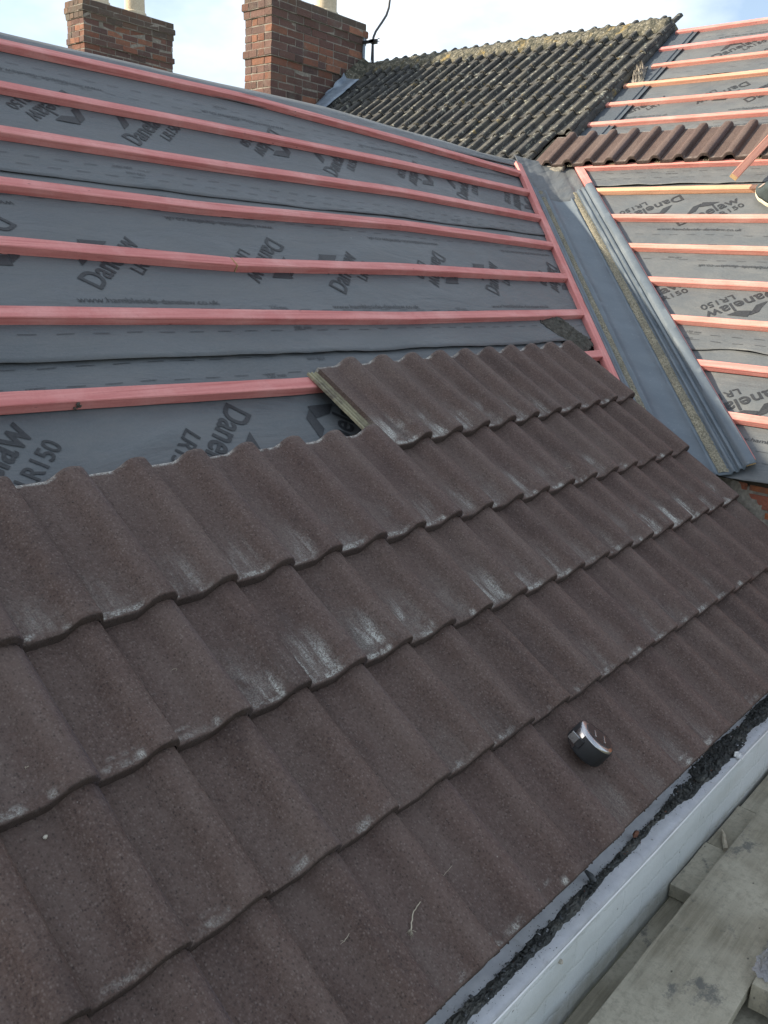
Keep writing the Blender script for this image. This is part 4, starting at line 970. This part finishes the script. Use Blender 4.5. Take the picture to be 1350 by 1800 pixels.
# ------------------------------------------------------------------ chimneys
PAL = [(0.24, 0.10, 0.065), (0.17, 0.085, 0.065), (0.125, 0.068, 0.060), (0.095, 0.060, 0.058), (0.29, 0.13, 0.08), (0.14, 0.082, 0.070), (0.08, 0.056, 0.055), (0.115, 0.075, 0.068), (0.13, 0.075, 0.064)]
def bricks(b, x0, x1, y0, y1, z0, nc, ch, corb, seed, bw=0.195, jit=0.0016, moss=()):
    rnd = random.Random(seed)
    for c_ in range(nc):
        o_ = corb.get(c_, 0.0); X0_, X1_, Y0_, Y1_ = x0-o_, x1+o_, y0-o_, y1+o_; za = z0+c_*ch+0.0048; zb = z0+(c_+1)*ch-0.0048; dp = 0.085
        b.box(X0_+0.0025, X1_-0.0025, Y0_+0.0025, Y1_-0.0025, z0+c_*ch, z0+(c_+1)*ch, 1)
        def run(a0, a1, fn):
            a_ = a0; first = True; half = (c_ % 2 == 1)
            while a_ < a1-0.02:
                l_ = bw*(0.5 if (first and half) or rnd.random() < 0.12 else 1.0); first = False
                e_ = min(a1, a_+l_)
                if a1-e_ < 0.04: e_ = a1
                col = rnd.choice(PAL); k_ = rnd.uniform(0.75, 1.2); col = tuple(q*k_ for q in col)
                if c_ in moss: col = tuple(0.4*q+0.6*g for q, g in zip(col, (0.085, 0.09, 0.07)))
                fn(a_+0.0048, e_-0.0048, rnd.uniform(-0.0015, 0.003), col); a_ = e_
        run(X0_-0.0062, X1_+0.0062, lambda p, q, d, col: b.box(p, q, Y0_-d, Y0_+dp, za+rnd.uniform(-0.001, 0.002), zb+rnd.uniform(-0.002, 0.001), 0, col, jit))
        run(X0_-0.0062, X1_+0.0062, lambda p, q, d, col: b.box(p, q, Y1_-dp, Y1_+d, za, zb, 0, col, jit))
        run(Y0_+dp+0.003, Y1_-dp-0.003, lambda p, q, d, col: b.box(X0_-d-0.0008, X0_+dp, p, q, za, zb, 0, col, jit))
        run(Y0_+dp+0.004, Y1_-dp-0.004, lambda p, q, d, col: b.box(X1_-dp, X1_+d, p, q, za, zb, 0, col, jit))
def pot(parent, x, y, z, r_, h):
    b = MBd(); n = 28; prof = [(r_*1.15, 0), (r_*1.12, 0.03), (r_, 0.04), (r_*0.94, h*0.8), (r_*0.95, h-0.05), (r_*1.1, h-0.045), (r_*1.1, h), (r_*0.85, h), (r_*0.8, 0.1)]
    rr = [[b.vert((x+math.cos(2*math.pi*k/n)*p, y+math.sin(2*math.pi*k/n)*p, z+q)) for k in range(n)] for p, q in prof]
    for i in range(len(prof)-1):
        for k in range(n): b.face((rr[i][k], rr[i][(k+1) % n], rr[i+1][(k+1) % n], rr[i+1][k]))
    b.face(rr[0][::-1]); b.face(rr[-1])
    return build('chimney_pot', b, T_POT, parent, smooth=True, auto=40)
def flaunch(parent, x0, x1, y0, y1, z):
    b = MBd(); g_ = []
    for i in range(25):
        r_ = []
        for j in range(13):
            a_ = i/24; t = j/12; e = min(min(a_, 1-a_)*3, min(t, 1-t)*2.2, 1); r_.append(b.vert((x0+(x1-x0)*a_, y0+(y1-y0)*t, z+0.055*e**0.7+0.008*fbm(a_*9, t*5, 2))))
        g_.append(r_)
    for i in range(24):
        for j in range(12): b.face((g_[i][j], g_[i+1][j], g_[i+1][j+1], g_[i][j+1]))
    o = build('mortar_flaunching', b, T_MOR, parent, smooth=True); md = o.modifiers.new('thickness', 'SOLIDIFY'); md.thickness = 0.06; md.offset = -1; return o
# near chimney
ch = 0.0635
c2 = empty('brick_chimney', Matrix.Translation((5.6, 5.9, 2.3)), 'nearer red brick chimney at the end of the old ridge, cut by the photo top', 'chimney')
def under(parent, objs):
    inv = parent.matrix_world.inverted()
    for o in objs: o.parent = parent; o.matrix_local = inv
nc = 19; z0 = 3.43-nc*ch
b = MBd(); bricks(b, 5.0, 6.19, 5.72, 6.07, z0, nc, ch, {11: 0.016, 16: 0.012, 17: 0.024, 18: 0.008}, 4, jit=0.0026, moss=(18,))
st = build('brick_stack', b, [T_BRK, T_MOR]); 
p1 = pot(None, 5.83, 5.90, 3.44, 0.105, 0.42); p2 = pot(None, 5.35, 5.90, 3.44, 0.105, 0.42); fw = flaunch(None, 5.0, 6.19, 5.72, 6.07, 3.425)
# stepped lead and mortar fillet at the foot
lb = MBd(); g_ = []
for i in range(17):
    w_ = 4.10+0.62*i/16; r_ = []
    for k, (ds, h) in enumerate([(0.17, 0.095), (0.10, 0.100), (0.035, 0.110), (0.012, 0.120), (0.006, 0.145), (0.004, 0.175)]):
        top = 1.0 if k < 4 else (0.55+0.45*math.floor(i/4)/4)
        r_.append(lb.vert((-5.718+ds+0.006*fbm(w_*6, k), w_, h*top+0.006*fbm(w_*8, k*1.2, 2))))
    g_.append(r_)
for i in range(16):
    for k in range(5): lb.face((g_[i][k], g_[i][k+1], g_[i+1][k+1], g_[i+1][k]))
ld = build('lead_flashing', lb, T_LEAD, matrix=MB, smooth=True); md = ld.modifiers.new('thickness', 'SOLIDIFY'); md.thickness = 0.004
fb = MBd(); g_ = []
for i in range(41):
    t = i/40; w_ = 4.70+0.36*t; r_ = []
    for k, (ds, h) in enumerate([(0.13, 0.062), (0.09, 0.085), (0.045, 0.105), (0.0, 0.150), (-0.02, 0.155)]):
        r_.append(fb.vert((-5.715+ds*1.0-0.015+0.008*fbm(t*14, k), w_, h+0.014*fbm(t*17, k*1.3, 3))))
    g_.append(r_)
for i in range(40):
    for k in range(4): fb.face((g_[i][k], g_[i][k+1], g_[i+1][k+1], g_[i+1][k]))
ff = build('mortar_fillet', fb, T_RIDGE, matrix=MB, smooth=True)
for o in (st, p1, p2, fw, ld, ff):
    mw = o.matrix_world.copy(); o.parent = c2; o.matrix_parent_inverse = c2.matrix_world.inverted() if False else Matrix.Identity(4); o.matrix_local = c2.matrix_world.inverted() @ mw
# far chimney
c1 = empty('brick_chimney', Matrix.Translation((5.6, 9.0, 2.6)), 'farther brick chimney with a mossy top, left in the photo', 'chimney')
nc = 24; z0 = 3.81-nc*ch*0.97
b = MBd(); bricks(b, 5.03, 6.18, 8.8, 9.14, z0, nc, ch*0.97, {17: 0.014, 21: 0.010, 22: 0.022, 23: 0.012}, 11, jit=0.003, moss=(22, 23, 21))
st = build('brick_stack', b, [T_BRK, T_MOR]); p1 = pot(None, 5.80, 8.99, 3.83, 0.115, 0.42); p2 = pot(None, 5.33, 8.99, 3.83, 0.115, 0.42); fw = flaunch(None, 5.03, 6.18, 8.8, 9.14, 3.80)
for o in (st, p1, p2, fw):
    mw = o.matrix_world.copy(); o.parent = c1; o.matrix_local = c1.matrix_world.inverted() @ mw
# aerial mast on the near chimney
am = empty('aerial_mast', Matrix.Translation((6.19, 5.71, 3.0)), 'thin black bent mast bracketed to the right side of the nearer chimney', 'aerial')
b = MBd(); b.tube([(6.185, 5.585, 2.985), (6.18, 5.59, 3.10), (6.175, 5.595, 3.24), (6.182, 5.597, 3.30), (6.215, 5.60, 3.36), (6.300, 5.60, 3.46), (6.355, 5.60, 3.53), (6.385, 5.60, 3.60), (6.395, 5.60, 3.68), (6.40, 5.6, 3.9)], 0.0115, 9)
ms = build('mast_pole', b, T_BLACK, smooth=True)
def bracket(z):
    b = MBd(); b.box(6.150, 6.176, 5.535, 5.713, z-0.012, z+0.012); b.box(6.15, 6.212, 5.565, 5.620, z-0.016, z+0.016); b.tube([(6.163, 5.55, z+0.006), (6.163, 5.50, z+0.016)], 0.004, 6); b.tube([(6.163, 5.55, z-0.004), (6.163, 5.50, z-0.010)], 0.004, 6)
    return build('bracket', b, T_BLACK)
br1 = bracket(3.262); br2 = bracket(3.000)
b = MBd(); b.tube([(6.166, 5.715, 2.97), (6.166, 5.66, 3.0), (6.172, 5.605, 3.07), (6.168, 5.60, 3.2), (6.168, 5.60, 3.25)], 0.005, 6); cbl = build('aerial_lead', b, T_BLACK)
b = MBd(); b.box(6.160, 6.188, 5.702, 5.716, 2.99, 3.30); pl_ = build('wall_plate', b, T_LEAD)
for o in (ms, br1, br2, cbl, pl_):
    mw = o.matrix_world.copy(); o.parent = am; o.matrix_local = am.matrix_world.inverted() @ mw

# ------------------------------------------------------------------ brick wall under the right eaves
bw_ = MBd(); rnd = random.Random(3); xw = X0+0.82*math.cos(PB)+0.045; zc = 0.462
PALW = [(0.52, 0.17, 0.07), (0.46, 0.15, 0.065), (0.40, 0.13, 0.06)]
for c_ in range(22):
    za = zc-(c_+1)*0.064; y_ = -0.9+(0.095 if c_ % 2 else 0)
    while y_ < 0.60:
        col = tuple(q*rnd.uniform(0.8, 1.15) for q in rnd.choice(PALW)); e_ = y_+0.19
        d = rnd.uniform(-0.004, 0.003); bw_.box(xw+d, xw+0.09, y_+0.005, e_-0.005, za+0.005, za+0.059, 0, col, 0.002); y_ = e_
g_ = []
for i in range(101):
    r_ = []
    for j in range(61):
        y_ = -0.95+1.62*i/100; z_ = zc+0.01-1.6*j/60
        edge = sst(0.42, 0.50, y_+0.25*(0.3-z_)*0)                     # smeared mortar towards the tile edge
        m__ = sst(-0.045, 0.01, y_-(0.452+0.95*(z_-0.40))+0.012*fbm(y_*22, z_*22))
        r_.append(bw_.vert((xw+0.008-0.016*m__-0.004*fbm(y_*18, z_*18), y_, z_)))
    g_.append(r_)
for i in range(100):
    for j in range(60): bw_.face((g_[i][j], g_[i+1][j], g_[i+1][j+1], g_[i][j+1]), 1)
bwall = build('brick_wall', bw_, [T_BRK, T_MOR], label='small patch of orange brick wall with smeared mortar below the right roof edge', cat='wall')

# ------------------------------------------------------------------ scaffold boards
def board(name, x0, x1, y0, y1, z1, th, label, seed, group='scaffold boards beside the white wall'):
    b = MBd(); nx = max(4, int((x1-x0)/0.06)); ny = 6; g_ = {}
    for i in range(nx+1):
        for j in range(ny+1):
            x = x0+(x1-x0)*i/nx; y = y0+(y1-y0)*j/ny
            ex = 0.004*fbm(y*25, seed) if i in (0, nx) else 0; ey = 0.0015*fbm(x*8, seed+1) if j in (0, ny) else 0
            g_[i, j, 1] = b.vert((x+ex, y+ey, z1+0.0012*fbm(x*7, y*9, seed))); g_[i, j, 0] = b.vert((x+ex, y+ey, z1-th))
    for i in range(nx):
        for j in range(ny):
            b.face((g_[i, j, 1], g_[i+1, j, 1], g_[i+1, j+1, 1], g_[i, j+1, 1])); b.face((g_[i, j, 0], g_[i, j+1, 0], g_[i+1, j+1, 0], g_[i+1, j, 0]))
    for i in range(nx):
        b.face((g_[i, 0, 0], g_[i+1, 0, 0], g_[i+1, 0, 1], g_[i, 0, 1])); b.face((g_[i, ny, 0], g_[i, ny, 1], g_[i+1, ny, 1], g_[i+1, ny, 0]))
    for j in range(ny):
        b.face((g_[0, j, 0], g_[0, j, 1], g_[0, j+1, 1], g_[0, j+1, 0])); b.face((g_[nx, j, 0], g_[nx, j+1, 0], g_[nx, j+1, 1], g_[nx, j, 1]))
    return build(name, b, T_BOARD, label=label, cat='board', group=group, bevel=0.002)
ZB = -0.172
board('scaffold_board', -0.9, 1.60, -0.300, -0.108, ZB, 0.026, 'widest pale stained scaffold board in the lower right, dark splashes on it', 1)
board('timber_offcut', 1.185, 1.402, -0.245, -0.046, -0.200, 0.034, 'short grey board end wedged between white wall and wide board, thick cut end showing', 2)
board('timber_offcut', 1.408, 1.630, -0.245, -0.048, -0.203, 0.030, 'second short board between wall and wide board, a stick lying on it', 3)
board('scaffold_board', 1.636, 2.75, -0.245, -0.052, -0.206, 0.026, 'scaffold board beyond the end of the wide board, next to the wall', 4)
board('scaffold_board', 1.62, 2.75, -0.50, -0.252, -0.190, 0.026, 'scaffold board at the right photo edge beyond the wide board', 5)
board('scaffold_board', -0.9, 2.70, -0.255, -0.050, -0.236, 0.026, 'lower brownish board seen in the gap at the foot of the white wall', 6)
board('scaffold_board', -0.9, 2.70, -0.56, -0.262, -0.237, 0.026, 'lower greenish grey board in the bottom right corner', 7)
board('timber_block', 0.955, 1.35, -0.47, -0.305, -0.150, 0.058, 'thick brown timber block in the bottom right corner under crumpled plastic', 8, None)
sk = MBd(); sk.tube([(1.475, -0.060, -0.196), (1.455, -0.072, -0.192), (1.43, -0.083, -0.194), (1.40, -0.098, -0.195)], [0.003, 0.004, 0.006, 0.007], 7)
build('stick', sk, T_FIB, label='short dark stick lying on a board between the wall and the wide board', cat='stick')
for k, x in enumerate((0.2, 1.5, 2.6)):
    b = MBd(); b.tube([(x, -0.048, -0.288), (x, -0.62, -0.288)], 0.0235, 16); build('scaffold_tube', b, plain('galvanised_steel', (0.4, 0.41, 0.42), 0.45, 0.5, 0.8) if k == 0 else bpy.data.materials['galvanised_steel'], smooth=True, label='steel scaffold tube hidden beneath the boards', cat='scaffold tube', group='tubes under the boards')
# crumpled plastic
pm = Mat('clear_plastic', 0.22, 0.5); pm.color((0.22, 0.22, 0.23)); pm.b.inputs['Alpha'].default_value = 0.7; pm.bump(pm.noise(30, 4, 0.6), 0.01, 0.6)
b = MBd(); g_ = []
for i in range(31):
    r_ = []
    for j in range(21):
        a_ = i/30; t = j/20; e = min(1, min(a_, 1-a_)*6)*min(1, min(t, 1-t)*6); f1 = abs(noise.noise(Vector((a_*4, t*3, 2)))); f2 = abs(noise.noise(Vector((a_*9, t*8, 5))))
        r_.append(b.vert((0.98+0.22*a_+0.02*fbm(t*5, 1), -0.44+0.15*t+0.015*fbm(a_*4, 3), -0.1475+e*(0.05*f1+0.02*f2))))
    g_.append(r_)
for i in range(30):
    for j in range(20): b.face((g_[i][j], g_[i+1][j], g_[i+1][j+1], g_[i][j+1]))
build('plastic_sheet', b, pm.m, label='crumpled shiny plastic sheet lying on the timber block in the bottom right corner', cat='plastic sheet')

# ------------------------------------------------------------------ leaning offcut of batten on the right roof
b = batten_geo([(0, 0.02), (1.5, 0.02)], wd=0.040, th=0.026, seed=77)
P_a = MB @ Vector((-1.258, 2.765, 0.096)); P_b = MB @ Vector((-1.215, 3.13, 0.098)); dx = (P_b-P_a).normalized()
nn = (nB+0.55*(-yB)*-1*0).normalized(); zz = (nn-dx*nn.dot(dx)).normalized(); rr_ = Matrix.Rotation(R(38), 3, dx); zz = rr_ @ zz; yy_ = zz.cross(dx)
o = build('loose_batten', b, [T_BAT, T_BEND], matrix=frame(P_a, dx, yy_, zz), label='loose batten lying loose up across the single tile row, its sawn end towards the camera', cat='batten'); o['tint'] = 0.35
me = o.data; bm = bmesh.new(); bm.from_mesh(me); bmesh.ops.recalc_face_normals(bm, faces=bm.faces); bm.to_mesh(me); bm.free()

# ------------------------------------------------------------------ shoe at the right edge
T_SHOE = plain('dark_canvas', (0.045, 0.06, 0.062), 0.8, 0.2); T_SOLE = plain('cream_rubber', (0.62, 0.58, 0.44), 0.6, 0.3); T_LACE = plain('lace', (0.35, 0.28, 0.24), 0.8, 0.2)
sh = empty('work_shoe', MB @ Matrix.Translation((-1.105, 2.745, 0.028)) @ Matrix.Rotation(R(-52), 4, 'Z'), 'dark shoe with a cream sole stepping in at the right photo edge', 'shoe')
def shoe_outline(s_, k):          # x forward towards toe is negative x
    pts = []
    for i in range(28):
        a_ = 2*math.pi*i/28; cx__ = math.cos(a_); sy__ = math.sin(a_); wd = 0.040+0.006*cx__*-1
        x = 0.115*cx__; y = wd*sy__*(1-0.12*(1 if cx__ > 0 else 0)); pts.append((x*k+0.09, y*k, s_))
    return pts
def loft(b, rings):
    ids = [[b.vert(p) for p in r_] for r_ in rings]; n_ = len(ids[0])
    for i in range(len(ids)-1):
        for k in range(n_): b.face((ids[i][k], ids[i][(k+1) % n_], ids[i+1][(k+1) % n_], ids[i+1][k]))
    b.face(ids[0][::-1]); b.face(ids[-1])
b = MBd(); loft(b, [shoe_outline(0.002, 0.97), shoe_outline(0.006, 1.0), shoe_outline(0.020, 1.0), shoe_outline(0.024, 0.98)]); build('sole', b, T_SOLE, sh, smooth=True, auto=50)
def upper(z, k, xs_, ys_=1.0): return [(0.09+xs_+(p[0]-0.09)*k, p[1]*k*ys_, z) for p in shoe_outline(z, 1.0)]
b = MBd(); loft(b, [upper(0.0235, 0.97, 0), upper(0.040, 0.94, 0.004), upper(0.056, 0.78, 0.025, 1.05), upper(0.075, 0.58, 0.052, 1.15), upper(0.10, 0.42, 0.075, 1.3), upper(0.115, 0.40, 0.078, 1.3)]); build('upper', b, T_SHOE, sh, smooth=True)
b = MBd()
for k in range(3): b.tube([(0.060+0.018*k, -0.028, 0.062+0.010*k), (0.055+0.018*k, 0, 0.072+0.010*k), (0.060+0.018*k, 0.028, 0.062+0.010*k)], 0.0028, 6)
build('laces', b, T_LACE, sh, smooth=True)

# ------------------------------------------------------------------ tape measure
tn = Vector((0.26, -0.50, 0.82)).normalized()
e1 = Vector((0.75, 0.66, 0.0)); e1 = Vector((-0.42, 0.60, 0.5))
e1 = (e1-tn*e1.dot(tn)).normalized(); e2 = tn.cross(e1)
tp = empty('tape_measure', frame(MA @ Vector((0.972, 0.190, 0.102)), e1, e2, tn), 'chrome and black rubber tape measure lying on an eaves course tile', 'tape measure')
# outline in the disc plane: rounded body, flat foot on -y, mouth at +x
def dpts(r_, z, flat=0.82):
    pts = []
    for i in range(40):
        a_ = 2*math.pi*i/40; x = math.cos(a_)*r_; y = math.sin(a_)*r_
        y = max(y, -flat*r_); 
        if math.cos(a_) > 0 and math.sin(a_) < 0.25: x = min(r_*1.02, x*(1+0.16*max(0, -math.sin(a_)+0.2)))
        pts.append((x, y, z))
    return pts
RT = 0.044; TH = 0.025
b = MBd(); loft(b, [dpts(RT*0.90, -TH), dpts(RT*0.98, -TH+0.003), dpts(RT, -TH+0.007), dpts(RT, TH-0.008), dpts(RT*0.985, TH-0.005)]); build('rubber_case', b, T_RUB, tp, smooth=True, auto=35)
b = MBd(); loft(b, [dpts(RT*0.975, TH-0.0055), dpts(RT*0.955, TH-0.002), dpts(RT*0.90, TH), dpts(RT*0.62, TH+0.0006)]); build('chrome_face', b, T_CHR, tp, smooth=True, auto=60)
b = MBd(); loft(b, [[(p[0]*1.02-0.001, p[1]*0.92, p[2]) for p in dpts(RT*0.74, TH+0.0004)], [(p[0]*0.97-0.001, p[1]*0.86, p[2]) for p in dpts(RT*0.74, TH+0.0022)]]); build('face_badge', b, T_DKP, tp, smooth=True, auto=40)
b = MBd(); b.box(-0.017, -0.013, -0.012, 0.012, TH+0.002, TH+0.0034); b.box(0.008, 0.012, -0.008, 0.014, TH+0.002, TH+0.0034); build('badge_inlay', b, T_CHR, tp, bevel=0.001)
# chrome nose wrap at the mouth
b = MBd(); rings = []
for z in (-TH+0.004, -TH+0.006, TH-0.007, TH-0.005):
    r2 = RT*1.012 if -TH+0.005 < z < TH-0.006 else RT*0.985; rings.append([(math.cos(a_)*r2, math.sin(a_)*r2, z) for a_ in [R(-45+7*k) for k in range(13)]]+[(math.cos(a_)*r2*0.93, math.sin(a_)*r2*0.93, z) for a_ in [R(-45+7*(12-k)) for k in range(13)]])
loft(b, rings); build('chrome_nose', b, T_CHR, tp, smooth=True, auto=40)
b = MBd(); b.box(RT*0.97, RT*1.06, -RT*0.62, -RT*0.12, -0.010, 0.010); build('mouth_guard', b, T_DKP, tp, matrix=Matrix.Rotation(R(58), 4, 'Z'), bevel=0.001)
b = MBd(); b.box(RT*1.06, RT*1.10, -RT*0.86, -RT*0.40, -0.0095, 0.0095); b.box(RT*0.72, RT*1.09, -RT*0.46, -RT*0.43, -0.0095, 0.0095); build('end_hook', b, T_CHR, tp, matrix=Matrix.Rotation(R(58), 4, 'Z'), bevel=0.0006)
b = MBd(); b.box(RT*0.62, RT*0.92, RT*0.42, RT*0.66, -0.008, 0.008); build('lock_button', b, T_DKP, tp, bevel=0.002)

# ------------------------------------------------------------------ small loose things on the tiles
def on_tile(u, v, h): return MA @ Vector((u, v, h))
rock('pebble', on_tile(-0.094, 0.529, 0.0615), 0.0056, T_STONE, 'single pale round pebble on a tile at the lower left edge', 'stone', 0.8, 14)
def fibre(pts, rad, label, seed, fan=0):
    random.seed(seed); b = MBd()
    P = [on_tile(u, v, h+0.006) for u, v, h in pts]
    fine = []
    for i in range(len(P)-1):
        for k in range(6):
            t = k/6; fine.append(P[i].lerp(P[i+1], t)+Vector([random.uniform(-0.0008, 0.0008) for _ in range(3)]))
    fine.append(P[-1]); n_ = len(fine)
    b.tube(fine, [max(0.0003, rad*(1-i/n_)) for i in range(n_)], 5)
    for _ in range(fan):
        st_ = fine[0]; d = Vector((random.uniform(-1.2, 0.3), random.uniform(-1, 0.4), random.uniform(-0.7, 0.3)))*0.009
        b.tube([st_, st_+d*0.5+Vector((0, 0, 0.001)), st_+d], 0.0003, 4)
    build('dry_fibre', b, T_FIB, label=label, cat='fibre', smooth=True)
def mk(x0, y0, x1, y1, n=4, bend=0.006, h=0.056):
    return [(x0+(x1-x0)*k/(n-1)+bend*math.sin(k*1.9), y0+(y1-y0)*k/(n-1)+bend*math.cos(k*1.3), h) for k in range(n)]
fibre([(0.333, 0.130, 0.066), (0.350, 0.148, 0.068), (0.385, 0.158, 0.070), (0.418, 0.160, 0.070), (0.474, 0.169, 0.074)], 0.0014, 'long feathery wisp of dry fibre on an eaves course tile at the bottom', 1, 26)
fibre([(0.217, 0.178, 0.068), (0.238, 0.186, 0.07), (0.259, 0.179, 0.072)], 0.0006, 'short curved wisp of fibre left of the long feathery one at the bottom', 2, 4)
fibre([(0.225, 0.700, 0.066), (0.243, 0.688, 0.068), (0.262, 0.684, 0.069)], 0.0006, 'tiny pale wisp on the left part of the third course tiles', 3, 3)
fibre([(-0.080, 0.633, 0.068), (-0.066, 0.628, 0.069), (-0.053, 0.640, 0.069)], 0.0006, 'tiny wisp near the left photo edge above the pale pebble', 4, 2)
fibre([(1.118, 0.654, 0.072), (1.150, 0.668, 0.076), (1.185, 0.692, 0.072)], 0.0006, 'thin wisp on a white scuffed tile in the middle of the third course', 5, 3)
fibre([(1.806, 0.893, 0.072), (1.845, 0.890, 0.074), (1.886, 0.899, 0.071)], 0.0005, 'thin wisp on the fourth course below the short top course', 6, 3)
